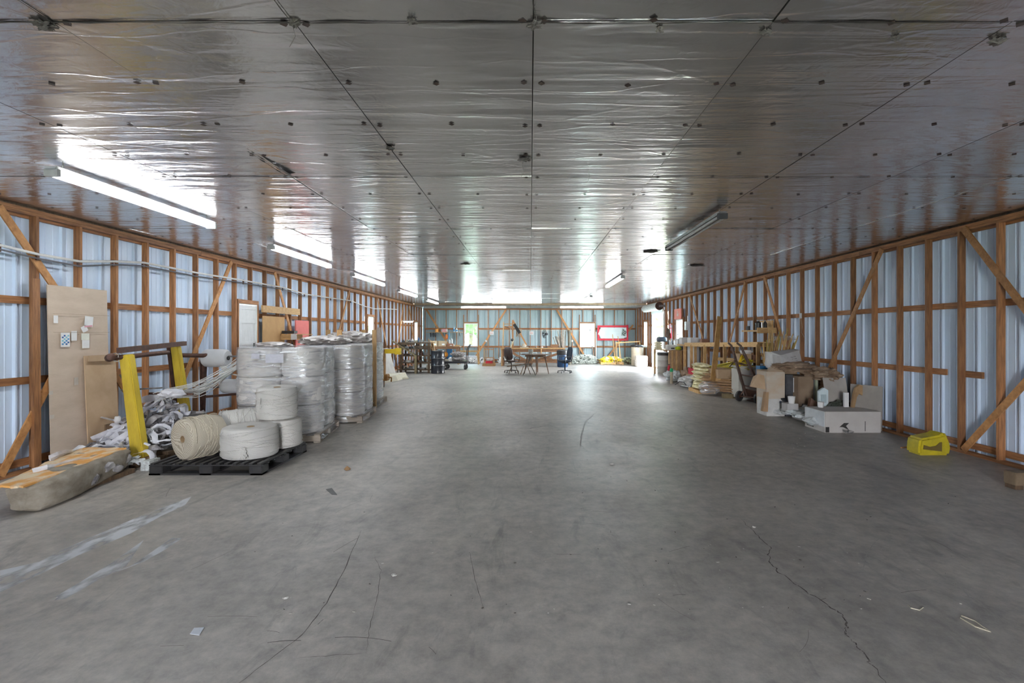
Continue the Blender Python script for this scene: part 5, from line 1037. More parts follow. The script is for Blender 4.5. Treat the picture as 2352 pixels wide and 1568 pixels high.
def office_chair(loc, rz, label, mseat, mframe):
    t = thing('office_chair', label, 'chair', loc, rz, 'office chairs at the round table'); B = dict(parent=t, local=True)
    rpanel(MB(), (0, 0, .50), (1, 0, 0), (0, 1, 0), (0, 0, 1), .25, .25, .10, .02).build('seat', mseat, smooth=True, **B)
    rpanel(MB(), (0, .27, .84), (1, 0, 0), (0, .16, 1), (0, -1, .16), .225, .29, .09, .045).build('backrest', mseat, smooth=True, **B)
    MB().bar((0, .12, .45), (0, .30, .50), .07, .02).build('back_bracket', mframe, **B); MB().bar((0, .30, .49), (0, .33, .72), .07, .02).build('back_support', mframe, **B)
    for s_ in (-1, 1):
        MB().tube([(s_ * .25, -.1, .47), (s_ * .31, -.14, .50), (s_ * .315, -.18, .66), (s_ * .31, -.14, .705), (s_ * .31, .1, .71), (s_ * .30, .2, .66), (s_ * .25, .12, .47)], .018, 8).build('armrest', mframe, smooth=True, **B)
    MB().tube([(0, 0, .12), (0, 0, .46)], .028, 12).build('gas_column', mframe, **B); MB().cbox((0, 0, .44), (.2, .22, .04)).build('tilt_mechanism', mframe, **B)
    MB().lathe([(0, .08), (.05, .08), (.045, .14), (0, .16)], (0, 0, 0), 14).build('hub', mframe, **B)
    for k in range(5):
        a = k * math.tau / 5 + .3; d = V(math.cos(a), math.sin(a), 0); MB().bar(d * .03 + V(0, 0, .125), d * .32 + V(0, 0, .085), .05, .035, w2=.032, t2=.025).build('base_arm', mframe, **B)
        c = MB()
        for s_ in (-.02, .02): c.lathe([(0, -.008), (.027, -.008), (.029, 0), (.027, .008), (0, .008)], d * .31 + V(-d.y, d.x, 0) * s_ + V(0, 0, .03), 14, (-d.y, d.x, 0))
        c.tube([d * .31 + V(0, 0, .03), d * .31 + V(0, 0, .09)], .012, 8); c.build('caster', mframe, smooth=True, **B)
    return t
office_chair((-.82, 21.3, 0), 2.55 + math.pi * .0, 'brown leather office chair left of the round table', mat('dark brown leather', (.085, .05, .042), (.05, .03, .026), .4, scale=10, bump=.1), mat('dark taupe plastic', (.075, .06, .05), rough=.45, bump=0))
office_chair((1.50, 21.2, 0), -1.15, 'dark navy fabric office chair right of the round table', mat('navy fabric', (.012, .025, .05), (.02, .035, .07), .7, scale=20), blackm)
# folding chair before the table
t = thing('folding_chair', 'dark metal folding chair with its back against the round table', 'chair', (-.12, 20.2, 0)); fcm = mat('dark bronze steel', (.05, .04, .03), rough=.4, metal=.5, bump=0)
for s_ in (-.2, .2):
    MB().tube([(-.3, 20.15 + s_, 0), (-.12, 20.15 + s_, .42), (.05, 20.15 + s_, .82)], .013, 7).build('front_leg', fcm, t); MB().tube([(.22, 20.15 + s_, 0), (.0, 20.15 + s_, .44)], .013, 7).build('rear_leg', fcm, t)
MB().bar((-.36, 20.15, .42), (.04, 20.15, .46), .40, .02, (0, 0, 1)).build('seat', fcm, t); MB().bar((-.0, 20.15, .66), (.06, 20.15, .84), .40, .02, (1, 0, 0)).build('backrest', fcm, t); MB().tube([(-.22, 19.95, .2), (-.22, 20.35, .2)], .01, 6).build('crossbar', fcm, t)
# plank bench passing under table
t = thing('plank_seat', 'low dark plank on a trestle between the brown chair and the round table', 'bench', (-.5, 20.6, 0))
MB().bar((-.95, 20.75, .32), (-.1, 20.45, .44), .2, .04).build('plank', old_wood, t)
for x, y in ((-.7, 20.65), (-.2, 20.5)):
    for s_ in (-.08, .08): MB().bar((x + s_, y, .34), (x + 2.6 * s_, y, 0), .03, .03).build('trestle_leg', old_wood, t)
# floor piles at the far right of the wall
random.seed(31)
def stickpile(name, label, cat, x0, x1, y0, y1, z1, m, n, r, kind='stuff'):
    mb = MB()
    for k in range(n):
        x = random.uniform(x0, x1); y = random.uniform(y0, y1); z = random.uniform(.02, z1) * (1 - .35 * abs((x - (x0 + x1) / 2) / ((x1 - x0) / 2)) ** 3); a = random.uniform(-.9, .9); L_ = random.uniform(.08, .2); mb.tube([(x - L_ * math.cos(a), y - .1, z - .03 * math.sin(a) * 2), (x + L_ * math.cos(a), y + .05, z + .06 * math.sin(a))], r, 5)
    return stuff(tag(mb.build(name, m), label, cat))
core_ = tag(MB().blob((3.1, 27.8, .2), (.58, .35, .24), .2, 2, 1, 3).build('offcut_heap', mat('dark heap core', (.12, .13, .12))), 'dark core mass inside the gray-green offcut pile', 'heap')
stickpile('gray_offcut_pile', 'long pile of gray-green short offcuts below the right far window', 'offcut pile', 2.45, 3.65, 27.35, 27.9, .50, mat('gray green offcuts', (.62, .67, .62), (.28, .31, .28), .6, scale=10), 620, .017)
bpal = wood_pallet(4.5, 27.3, 1.25, .9, 0, 'tan pallet under the yellow scraps at the far wall', m=pine_h)
stickpile('yellow_scrap_pile', 'pile of bright yellow and white scraps on a pallet at the far wall', 'scrap pile', 3.98, 5.05, 27.0, 27.6, .40, mat('yellow white scraps', (.90, .72, .03), (.85, .84, .78), .6, scale=4, lo=.5, hi=.55), 380, .028)
bpal = wood_pallet(5.45, 27.35, .6, .8, 0, 'dark little pallet under the mixed scraps near the right far corner', m=old_wood)
stickpile('mixed_scrap_pile', 'pile of dark and pale green scraps near the right far corner', 'scrap pile', 5.15, 5.72, 27.0, 27.6, .36, mat('mixed scraps', (.10, .10, .09), (.75, .78, .5), .6, scale=5), 240, .024)
# banner in a red frame
t = thing('framed_chart', 'red-framed white chart hung on the far wall by the right window', 'chart', (4.8, 28.45, 1.3))
for a, b in (((3.92, 2.12), (5.72, 2.12)), ((3.92, 1.36), (5.72, 1.34)), ((3.97, 1.33), (3.97, 2.15)), ((5.66, 1.33), (5.66, 2.2))): MB().bar((a[0], 28.56 if a[0] != b[0] else 28.554, a[1]), (b[0], 28.56 if a[0] != b[0] else 28.554, b[1]), .03, .11, (0, 0, 1) if a[1] == b[1] or abs(a[1] - b[1]) < .1 else (1, 0, 0)).build('red_border', redm, t)
MB().prism([(4.1, 28.53, 2.06), (5.6, 28.53, 2.04), (5.62, 28.53, 1.5), (5.4, 28.53, 1.42), (4.1, 28.53, 1.42), (3.98, 28.53, 1.7)], (0, .008, 0)).build('white_sheet', mat('white chart', (.72, .80, .82), (.62, .72, .74), .5, scale=3), t)
MB().prism([(4.1, 28.515, 2.04), (3.94, 28.515, 1.66), (4.28, 28.515, 1.5)], (0, .01, 0)).build('folded_corner', paper, t)
MB().prism([(5.38, 28.515, 2.0), (5.6, 28.515, 1.82), (5.52, 28.515, 1.55), (5.3, 28.515, 1.6)], (0, .01, 0)).build('dark_insert', mat('dark green insert', (.03, .07, .06), (.5, .55, .5), .5, scale=14, lo=.5, hi=.56), t)
for k in range(9): MB().box(4.35, 28.525, 1.98 - .055 * k, 5.2, 28.529, 1.985 - .055 * k).build('ruled_line', mat('gray rule', (.45, .55, .6), bump=0), t)
# poles and tools standing
def pole(a, b, r, m, label, nm='pole', cat='pole'): return tag(MB().tube([a, b], r, 8).build(nm, m), label, cat)
t = thing('shovel', 'dark-handled shovel leaning before the right far window', 'shovel', (3.6, 27.8, 0)); MB().tube([P(1356, 760, 28.2), P(1363, 822, 27.9)], .018, 8).build('handle', iron, t); MB().bar(P(1355, 755, 28.2), P(1357, 767, 28.2), .04, .05).build('grip', blackm, t); MB().bar(P(1363, 820, 27.9), V(P(1366, 830, 27.6).x, 27.6, .02), .18, .02).build('blade', mat('tan broom head', (.6, .42, .2)), t)
pole(V(P(1369, 765, 27.5).x, 27.4, 0), P(1369, 762, 28.2), .02, paper, 'white plastic pole standing at the right edge of the far window')
pole(V(P(1410, 765, 27).x, 26.6, 0), P(1407, 768, 27.5), .02, pine, 'pale broom pole before the red-framed chart, left one'); pole(V(P(1424, 765, 27).x, 26.4, 0), P(1419, 772, 27.5), .018, pine, 'pale broom pole before the red-framed chart, right one')
lumber_set('lumber_stand', 'rickety stand of thin pale lumber with a level top rail, below the red chart', 'stand', (5.1, 26.7, 0), [(P(1414, 787, 26.8), P(1470, 784, 26.4), .04, .05), (V(4.75, 26.8, 0), V(4.72, 26.8, 1.2), .03, .03), (V(4.9, 26.7, 0), V(4.86, 26.8, 1.2), .03, .03), (V(4.7, 27.2, 0), V(4.75, 27.1, 1.2), .03, .03), (V(5.95, 26.6, 0), V(5.95, 26.6, 1.22), .03, .03)])
# barrels in the right far corner
t = thing('fiber_drum', 'tan fiber drum with a black bag liner near the right far corner', 'drum', (5.75, 26.3, 0)); MB().lathe([(0, 0), (.32, 0), (.32, .96), (.30, 1.0), (0, 1.0)], (5.75, 26.3, 0), 28).build('drum_body', mat('tan fiber drum', (.56, .48, .36), (.46, .38, .28), .6), t, smooth=True); MB().blob((5.75, 26.3, 1.02), (.35, .35, .09), .25, 3, 2, 3, True, False).build('bag_liner', blackp, t, smooth=True)
for z in (.3, .65): MB().lathe([(.32, -.012), (.326, 0), (.32, .012)], (5.75, 26.3, z), 28).build('hoop', mat('tan fiber drum', (.5, .4, .3)), t)
tag(MB().lathe([(0, 0), (.31, .01), (.33, .08), (.33, .27), (.31, .29), (.335, .31), (.335, .50), (.3, .56), (0, .56)], (5.72, 25.25, 0), 24).build('wrapped_roll', mat('pale stained wrapped roll', (.72, .68, .62), (.5, .44, .38), .6, scale=4, bump=.3), smooth=True), 'low pale strapped roll on the floor beside the roll-up door', 'roll')
# gray barrel with bag
t = thing('gray_barrel', 'light gray ribbed barrel with a black bag, beside the roll-up door', 'barrel', (5.83, 21.35, 0))
MB().lathe([(0, 0), (.275, 0), (.29, .03), (.29, .27), (.30, .285), (.29, .30), (.29, .54), (.30, .555), (.29, .57), (.29, .80), (.28, .82), (0, .82)], (5.83, 21.35, 0), 32).build('barrel_body', mat('light gray plastic', (.56, .55, .53), (.48, .47, .45), .45), t, smooth=True)
MB().lathe([(.292, .76), (.305, .80), (.30, .87), (.25, .90), (0, .84)], (5.83, 21.35, 0), 28).build('bag_liner', blackp, t, smooth=True)
# ================================================================== things along the right wall
# packing bench with goods near the roll-up door
t = thing('packing_bench', 'plywood-topped packing bench with slatted end near the roll-up door', 'workbench', (5.75, 20, 0))
MB().box(5.22, 19.2, 1.03, 6.16, 20.95, 1.055).build('top', ply, t)
for k in range(6): MB().box(5.46 + .085 * k, 19.26, 0, 5.46 + .085 * k + .075, 19.29, 1.03).build('end_slat', pine if k % 2 else ply, t)
for x, y in ((5.26, 20.8), (6.05, 20.8), (5.46, 19.3)): MB().box(x, y, 0, x + .07, y + .07, 1.03).build('leg', pine, t)
t = thing('gray_cover', 'dark gray domed machine cover on cream boxes on the packing bench', 'cover', (5.62, 20.5, 1.30))
rpanel(MB(), (5.5, 20.5, 1.47), (1, 0, 0), (0, 1, 0), (0, 0, 1), .21, .2, .22, -.02).build('dome', mat('slate gray plastic', (.10, .12, .16), rough=.35, bump=0), t, smooth=True); MB().box(5.26, 20.3, 1.36, 5.74, 20.7, 1.385).build('brim', blackp, t, bevel=.01)
for k in range(3): tag(MB().box(5.24, 20.3, 1.057 + .1 * k, 5.47, 20.7, 1.15 + .1 * k).build('cream_carton', mat('cream carton', (.68, .60, .42), (.58, .5, .34), .8, rand=.1), bevel=.004), 'cream carton stacked under the dark gray cover, %s' % ('lowest', 'middle', 'topmost')[k], 'box', 'cream cartons on the packing bench')
t = carton((5.70, 19.75, 1.057), (.42, .3, .19), 'white carton with a dark slot in the middle of the packing bench', m=paper, flap=False); MB().cbox((0, -.152, .06), (.14, .004, .05)).build('dark_slot', blackp, t, local=True)
for k in range(5): tag(MB().lathe([(0, 0), (.03, 0), (.03, .13), (.012, .17), (.012, .2), (0, .2)], (5.66 + .06 * k, 20.1 + .03 * (k % 2), 1.25 + 0 * k), 10).build('small_bottle', (blackp, paper, galv, blackp, paper)[k]), 'small bottle in the row standing behind the white carton', 'bottle', 'small bottles on the packing bench')
tag(MB().box(5.62, 20.02, 1.057, 5.98, 20.2, 1.247).build('bottle_riser', card2), 'low brown box carrying the small bottles on the packing bench', 'box')
t = carton((5.96, 19.5, 1.20), (.26, .3, .30), 'white and blue printed box against the right wall on the packing bench', m=paper, flap=False); MB().cbox((-.03, -.152, .13), (.09, .004, .05)).build('blue_label', teal, t, local=True)
tag(MB().box(5.84, 19.36, 1.057, 6.1, 19.66, 1.198).build('gray_case', iron), 'gray case under the white and blue printed box', 'case')
tag(MB().blob((5.83, 19.32, 1.12), (.12, .08, .08), .3, 2, 2, 3).build('lime_bag', mat('lime yellow plastic', (.72, .78, .03), rough=.4, bump=.1)), 'lime yellow bag at the near edge of the packing bench', 'bag')
tag(MB().box(5.49, 19.22, 1.057, 5.55, 19.3, 1.10).build('white_clip', white), 'little white clip at the near edge of the packing bench', 'clip')
tag(MB().blob((5.95, 21.2, 1.62), (.08, .1, .3), .5, 2, 8, 3, False).build('hanging_coat', mat('dark brown cloth', (.11, .06, .045), (.06, .04, .03), .8, bump=.4)), 'dark brown coat hung on the wall beside the roll-up door', 'coat')
t = thing('red_bottle_holder', 'red and white cloth hanging between the brown coat and the window', 'cloth', (6.05, 21.0, 1.55))
MB().prism([(6.03, 20.95, 1.5), (6.03, 21.25, 1.5), (6.03, 21.22, 1.95), (6.03, 21.02, 1.95)], (.03, 0, 0)).build('red_cloth', redm, t); MB().box(6.015, 21.0, 1.72, 6.03, 21.2, 1.92).build('white_patch', paper, t); MB().box(6.01, 20.98, 1.95, 6.03, 21.25, 2.12).build('pink_patch', mat('pink print', (.75, .35, .42)), t)
t = thing('red_sign', 'faded red square sign above the window on the right wall', 'sign', (6.16, 20.45, 2.30)); MB().box(6.15, 19.97, 2.31, 6.175, 20.93, 2.74).build('sign_board', mat('faded coral red', (.86, .20, .14), (.8, .26, .2), .5, scale=3, bump=0), t)
mk = mat('pale ink', (.85, .65, .6), bump=0); MB().box(6.146, 20.33, 2.43, 6.15, 20.55, 2.55).build('pale_mark', mk, t); MB().box(6.146, 20.40, 2.58, 6.15, 20.50, 2.63).build('pale_mark', mk, t)
t = thing('fuse_box', 'gray-white fuse box with conduit on the right wall', 'fuse box', (6.12, 19.1, 1.84)); MB().box(6.05, 18.98, 1.84, 6.2, 19.25, 2.17).build('case', white, t, bevel=.008); MB().box(6.04, 18.99, 1.86, 6.05, 19.2, 2.15).build('cover_plate', galv, t); MB().tube([(6.14, 19.1, 2.17), (6.14, 19.1, 2.4)], .018, 8).build('conduit', galv, t)
tag(MB().box(6.0, 19.45, 1.50, 6.18, 19.85, 1.53).build('corner_shelf', pine_h), 'tiny pale shelf under the fuse box', 'shelf')
ex = thing('fire_extinguisher', 'red fire extinguisher between the gray barrel and the packing bench', 'fire extinguisher', (5.62, 20.0, .2)); MB().lathe([(0, 0), (.05, 0), (.055, .03), (.055, .38), (.03, .45), (.02, .48), (0, .48)], (5.42, 19.15, 0), 14).build('cylinder', redm, ex, smooth=True); MB().bar((5.38, 19.15, .5), (5.47, 19.15, .5), .02, .02).build('valve', blackm, ex)
tag(MB().box(5.95, 17.8, 0, 6.15, 18.55, 1.22).build('dull_white_sheet', mat('dull white sheet', (.68, .69, .70), (.6, .61, .62), .5)), 'dull white panel standing against the right wall behind the timber frame', 'panel')
for k, (y, w_, lab) in enumerate(((18.9, .35, 'far white carton on the level boards, right wall'), (17.9, .4, 'near white carton on the level boards, right wall'))): carton((5.95, y, 1.30), (.3, w_, .26), lab, m=paper, flap=False)
tag(MB().box(5.75, 17.6, 1.24, 6.18, 19.2, 1.30).build('level_boards', pine_h), 'level boards carrying two white cartons along the right wall', 'board'); carton((6.0, 16.9, 1.30), (.24, .25, .22), 'small reddish brown carton beside the white ones, right wall', m=mat('reddish carton', (.42, .2, .12)), flap=False)
tag(MB().box(5.85, 16.7, 1.25, 6.18, 17.1, 1.30).build('carton_ledge', pine_h), 'little ledge under the reddish brown carton', 'ledge')
# timber frame
fr = thing('lumber_rack', 'long open frame of pale lumber standing along the right wall', 'frame', (5.6, 14.8, 0))
R0, R1 = P(1573, 791, 17.2), P(1741, 791, 12.6)
MB().bar(R0, R1, .04, .13).build('top_rail', pine_h, fr); MB().bar(R0 + V(.5, .1, 0), R1 + V(.32, .2, 0), .04, .13).build('back_rail', pine_h, fr)
for f in (0, .12, .34, .62, 1.0):
    p = R0.lerp(R1, f); MB().bar((p.x, p.y, 0), (p.x, p.y, p.z), .09, .05, (0, 1, 0)).build('post', pine, fr); MB().bar((p.x + .42, p.y + .15, 0), (p.x + .42, p.y + .15, p.z), .09, .05, (0, 1, 0)).build('post', pine, fr)
for f in (.0, .34, 1.0): p = R0.lerp(R1, f); MB().bar(p, p + V(.45, .12, 0), .05, .09).build('cross_rail', pine_h, fr)
MB().bar(R0.lerp(R1, .35) + V(.3, 0, -.45), R1 + V(.25, 0, -.45), .04, .1).build('mid_rail', pine_h, fr)
tag(MB().bar(P(1637, 874, 13.3), P(1653, 727, 13.7), .13, .05, (0, 1, 0)).build('leaning_board', mat('ochre lumber', (.44, .25, .08), (.3, .16, .05), .6, scale=6, stretch=(3, 3, 1))), 'tall ochre board leaning on the timber frame top rail', 'board')
tag(MB().bar(V(P(1734, 765, 13.2).x, 13.2, .0), P(1734, 725, 13.2), .09, .045, (0, 1, 0)).build('dark_upright_board', mat('brown lumber', (.30, .16, .07), (.2, .1, .045), .6, scale=6, stretch=(3, 3, 1))), 'dark brown board standing upright in front of the wall shelf', 'board')
# brace strut lying diagonal and small carton shelf inside
t = thing('parts_shelf', 'small wooden shelf with boxes inside the near end of the timber frame', 'shelf', (5.75, 13.0, .8)); 
for z in (.62, .95): MB().box(5.45, 12.75, z, 6.15, 13.5, z + .03).build('shelf_board', pine_h, t)
for x in (5.45, 6.1): MB().box(x, 12.75, 0, x + .05, 12.8, 1.0).build('shelf_leg', pine, t)
carton((5.65, 13.0, .98), (.3, .3, .2), 'brown carton on the small shelf inside the timber frame', flap=False); tag(MB().box(5.85, 12.85, .98, 6.05, 13.1, 1.14).build('red_carton', mat('reddish carton', (.42, .2, .12))), 'small reddish box beside the brown carton on the frame shelf', 'box'); tag(MB().lathe([(0, 0), (.13, 0), (.15, .05), (.13, .09), (0, .1)], (5.7, 12.95, 1.18), 16).build('white_tub', paper), 'white tub on top of the brown carton in the timber frame', 'tub')
# yellow rods
random.seed(17); yrm = mat('yellow fiberglass rod', (.66, .56, .02), (.52, .42, .02), .4, rand=.25, bump=0)
a0, b0 = P(1612, 846, 15.6), P(1716, 838, 12.55)
for k in range(64):
    a = a0 + V(random.uniform(-.05, .3), random.uniform(-.3, .2), random.uniform(-.10, .06)); b = b0 + V(random.uniform(-.06, .12), random.uniform(-.1, .3), random.uniform(-.14, .15)); m_ = a.lerp(b, .5) + V(0, 0, random.uniform(-.04, .02))
    tag(MB().tube([a, m_, b], .011, 5).build('yellow_rod', yrm), 'thin yellow rod in the bundle lying along the timber frame', 'rod', 'yellow rods in the bundle')
tag(MB().tube([P(1696, 850, 12.6), P(1700, 830, 12.5), P(1704, 818, 12.6), P(1712, 822, 12.8), P(1716, 845, 12.7)], .035, 8).build('yellow_strap', mat('bright yellow strap', (.9, .62, .02), bump=0)), 'bright yellow strap looped over the end of the yellow rods', 'strap')
carton((5.30, 13.6, .5), (.52, .9, .24), 'long brown carton under the yellow rods', flap=False); tag(MB().box(4.95, 13.3, .42, 5.6, 14.4, .5).build('support_board', pine_h), 'rough board under the long brown carton', 'board')
crm = mat('cream foam strips', (.86, .83, .60), (.70, .60, .32), .8, scale=9, stretch=(1, 1, 3), bump=.6, bscale=20)
for k in range(7): tag(MB().blob((4.98 + .02 * (k % 2), 14.3, .16 + .105 * k), (.20, .5, .065), .3, 2.5, k, 3, False).build('cream_bundle', crm), 'cream fluffy bundle stacked before the timber frame, %s from the floor' % ORD[k], 'bundle', 'stack of cream bundles')
tag(MB().box(4.78, 13.9, 0, 5.25, 14.8, .09).build('bundle_board', pine_h), 'low boards under the stack of cream bundles', 'board')
slm = mat('brown slat', (.52, .33, .18), (.36, .21, .1), .65, scale=6, rand=.3, bump=.1); random.seed(23)
for k in range(22):
    z = .13 + .022 * k; a = P(1640, 890, 13.9); b = P(1690, 890, 12.95); sp_ = random.uniform(-.08, .08); L_ = random.uniform(-.1, .05)
    tag(MB().bar((4.88 + sp_ + L_ + .012 * k * 0, 13.75 + sp_, z), (5.52 + sp_ * .5, 12.95 + sp_ + .02 * k * .3, z + random.uniform(-.01, .03)), .075, .018).build('wood_batten', slm), 'brown slat in the heap by the white tub, %s from the bottom' % ORD[k], 'slat', 'slats in the wrapped heap')
tag(MB().blob((4.92, 13.45, .2), (.24, .3, .2), .5, 3, 6, 3).build('clear_wrap', film), 'loose clear plastic around the slat heap', 'plastic wrap')
tag(MB().box(5.12, 12.92, 0, 5.42, 13.1, .11).build('pallet_block', mat('drab olive timber', (.3, .24, .13))), 'short drab timber block under the slat heap', 'block')
# white tub
t = thing('white_tub', 'big off-white square plastic tub behind the hand truck', 'tub', (5.65, 12.85, 0)); tubm = mat('off white plastic', (.66, .65, .60), (.58, .57, .52), .45, scale=2, bump=.03)
MB().box(5.36, 12.55, .0, 5.94, 13.1, .84).build('tub_body', tubm, t, bevel=.05); MB().box(5.33, 12.52, .83, 5.97, 13.13, .87).build('rim', tubm, t, bevel=.01)
# hand truck
t = thing('hand_truck', 'dark rusty hand truck leaning against the white tub', 'hand truck', (5.55, 12.1, 0)); htm = mat('dark brown painted timber', (.075, .045, .036), (.13, .075, .055), .5, scale=8, stretch=(2, 2, 1), bump=.2)
A0, A1 = V(5.47, 12.38, .10), P(1678, 787, 12.35); B0, B1 = V(5.74, 11.93, .05), P(1698, 787, 12.0)
for a, b in ((A0, A1), (B0, B1)):
    d = b - a; MB().bar(a, a + d * .80, .045, .085, (0, 1, 0)).build('side_rail', htm, t); MB().tube([a + d * .79, a + d * .88, a + d * .94 + V(-.005, 0, .01), b + V(-.06, 0, .0)], [.035, .03, .028, .022], 8).build('handle', htm, t, smooth=True)
for f in (.22, .42, .62): MB().tube([A0.lerp(A1, f), B0.lerp(B1, f)], .016, 7).build('cross_bar', rust, t)
ax0, ax1 = V(5.30, 12.42, .13), V(5.56, 11.98, .13); dd = (ax1 - ax0).normalized(); MB().tube([ax0, ax1], .018, 8).build('axle', rust, t)
for c in (ax0, ax1):
    wl = MB().lathe([(.045, -.03), (.1, -.035), (.13, -.025), (.135, 0), (.13, .025), (.1, .035), (.045, .03)], c, 26, dd).build('wheel', blackp, t, smooth=True); MB().lathe([(0, -.035), (.05, -.035), (.05, .035), (0, .035)], c, 14, dd).build('hub', rust, wl)
    MB().bar(c, (A0 if c is ax0 else B0) + V(-.02, 0, .22), .03, .03).build('axle_bracket', rust, t)
MB().prism([A0 + V(0, 0, -.08), B0 + V(0, 0, -.04), B0 + V(.14, .05, -.04), A0 + V(.14, .05, -.08)], (0, 0, .02)).build('toe_plate', rust, t); MB().prism([A0, B0, B0 + V(-.09, 0, .22), A0 + V(-.09, 0, .22)], (.015, 0, .01)).build('toe_back', rust, t)
q0, q1 = A0.lerp(A1, .66), B0.lerp(B1, .60); MB().tube([q1, q0 + V(-.05, 0, .02), P(1676, 842, 12.1), P(1690, 828, 12.2), q0 + V(0, 0, .12)], .011, 6).build('brace_loop', rust, t)
# bamboo sticks
random.seed(41); bam = mat('bamboo stick', (.62, .42, .18), (.44, .27, .1), .5, scale=8, rand=.25, bump=.05); bay = mat('olive yellow stick', (.40, .32, .06), (.3, .22, .04), .5, rand=.2, bump=0)
for k in range(34):
    f = k / 33; a = V(5.42 + .40 * f + random.uniform(-.05, .05), 11.3 + random.uniform(-.15, .1), .75); b = P(1752 + 82 * f + random.uniform(-8, 6), 785 - 22 * math.sin(f * 3) + random.uniform(-12, 14) - (14 if k == 5 else 0), 11.2 + random.uniform(-.1, .1))
    tag(MB().tube([a + (a - b) * .6, a, b], .011, 5).build('bamboo_stick', bay if k % 4 == 2 else bam), 'thin stick in the fan behind the white carton, %s from the left' % ORD[k], 'stick', 'sticks fanned behind the carton')
tag(MB().blob(P(1800, 777, 11.25), (.28, .08, .06), .5, 3, 4, 3, False).build('plastic_shred', film), 'shred of clear plastic draped over the tops of the sticks', 'plastic shred')
tag(MB().lathe([(0, 0), (.26, 0), (.28, .7), (.26, .7), (.25, .05)], (5.62, 11.35, 0), 20).build('stick_bin', card2), 'round brown bin holding the fan of sticks', 'bin')
# wall shelf with bottles
t = thing('wall_shelf', 'pale wooden shelf on the right wall carrying black bottles', 'shelf', (5.98, 12.8, 1.8)); MB().box(5.72, 12.35, 1.76, 6.2, 13.25, 1.80).build('shelf_board', pine_h, t); MB().box(5.72, 12.33, 1.72, 6.2, 12.37, 1.86).build('front_lip', pine_h, t); MB().box(6.12, 12.4, 1.8, 6.16, 13.3, 2.05).build('back_board', pine_h, t); MB().box(6.12, 12.5, 1.5, 6.18, 12.56, 1.76).build('bracket', pine, t)
for k, (x, y, h, w_, lab) in enumerate(((5.86, 12.6, .26, .075, 'wide black bottle on the right wall shelf'), (6.04, 12.6, .25, .05, 'slimmer black bottle right of the wide one on the wall shelf'), (5.78, 13.0, .11, .05, 'short dark can at the left of the right wall shelf'))):
    b_ = thing('black_bottle' if k < 2 else 'dark_can', lab, 'bottle' if k < 2 else 'can', (x, y, 1.8)); MB().lathe([(0, 0), (w_, 0), (w_, h * .7), (w_ * .4, h * .86), (w_ * .4, h), (0, h)] if k < 2 else [(0, 0), (w_, 0), (w_, h), (0, h)], (x, y, 1.8), 14).build('body', blackp, b_, smooth=True)
    if k < 2: MB().lathe([(w_ * .45, h * .9), (w_ * .45, h * 1.03), (0, h * 1.03)], (x, y, 1.8), 12).build('cap', iron, b_)
tag(MB().lathe([(0, 0), (.025, 0), (.025, .2), (0, .2)], (5.95, 12.6, 1.8), 10).build('clear_vial', galv), 'pale slim tube between the black bottles', 'tube')
# outlet box
t = thing('outlet_box', 'small white outlet box on a right wall stud, thin cord dangling', 'outlet', (6.18, 10.6, 2.02)); op = P(1839, 725, 6.16 * FPX / 621); MB().cbox(op, (.03, .06, .12)).build('case', white, t, bevel=.004); MB().tube([op + V(-.01, -.02, -.06), op + V(-.02, -.1, -.25), op + V(-.01, -.05, -.38), op + V(0, -.16, -.5)], .006, 5).build('cord', mat('tan cord', (.5, .4, .28)), t)
# boxes heap
random.seed(8)
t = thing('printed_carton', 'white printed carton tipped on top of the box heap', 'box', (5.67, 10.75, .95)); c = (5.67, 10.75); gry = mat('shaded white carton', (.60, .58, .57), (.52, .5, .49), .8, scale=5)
bl, br_, tl_, tr_ = P(1770, 845, 10.95), P(1846, 850, 10.5), P(1771, 808, 10.95), P(1836, 805, 10.6)
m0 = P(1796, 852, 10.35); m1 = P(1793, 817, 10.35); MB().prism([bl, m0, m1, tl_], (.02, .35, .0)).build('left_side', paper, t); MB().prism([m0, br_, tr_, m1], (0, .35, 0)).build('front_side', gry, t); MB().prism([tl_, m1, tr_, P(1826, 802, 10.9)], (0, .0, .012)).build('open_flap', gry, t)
ink = mat('gray ink', (.28, .26, .27), bump=0)
for k in range(5):
    for j in range(3): a = m0.lerp(br_, .25 + .2 * j); b = m1.lerp(tr_, .25 + .2 * j); p = a.lerp(b, .3 + .12 * k) + V(-.003, -.006, 0); MB().bar(p, p + (br_ - m0) * random.uniform(.09, .17), .004, .012).build('printed_line', ink, t)
carton((5.5, 10.95, .0), (.66, .5, .9), 'tall brown carton under the tipped white printed carton', flap=False)
tag(MB().box(5.25, 11.2, .55, 5.55, 11.4, .97).build('blue_bin', mat('strong blue plastic', (.02, .16, .36), rough=.4, bump=0)), 'blue plastic bin showing between the white tub and the carton', 'bin')
t = thing('torn_carton', 'torn tan carton with ragged flaps and whitened lower side', 'box', (5.05, 10.35, 0)); tan = mat('tan torn carton', (.58, .42, .28), (.62, .56, .48), .85, scale=2.2, stretch=(1, 1, 1.6), bump=.2)
MB().box(4.90, 10.15, .36, 5.28, 10.6, .92).build('carton_body', tan, t, bevel=.01); MB().box(4.90, 10.15, 0, 5.28, 10.6, .36).build('whitened_lower_side', mat('chalky white carton', (.70, .69, .66), (.55, .54, .52), .85, scale=6, bump=.2), t, bevel=.01)
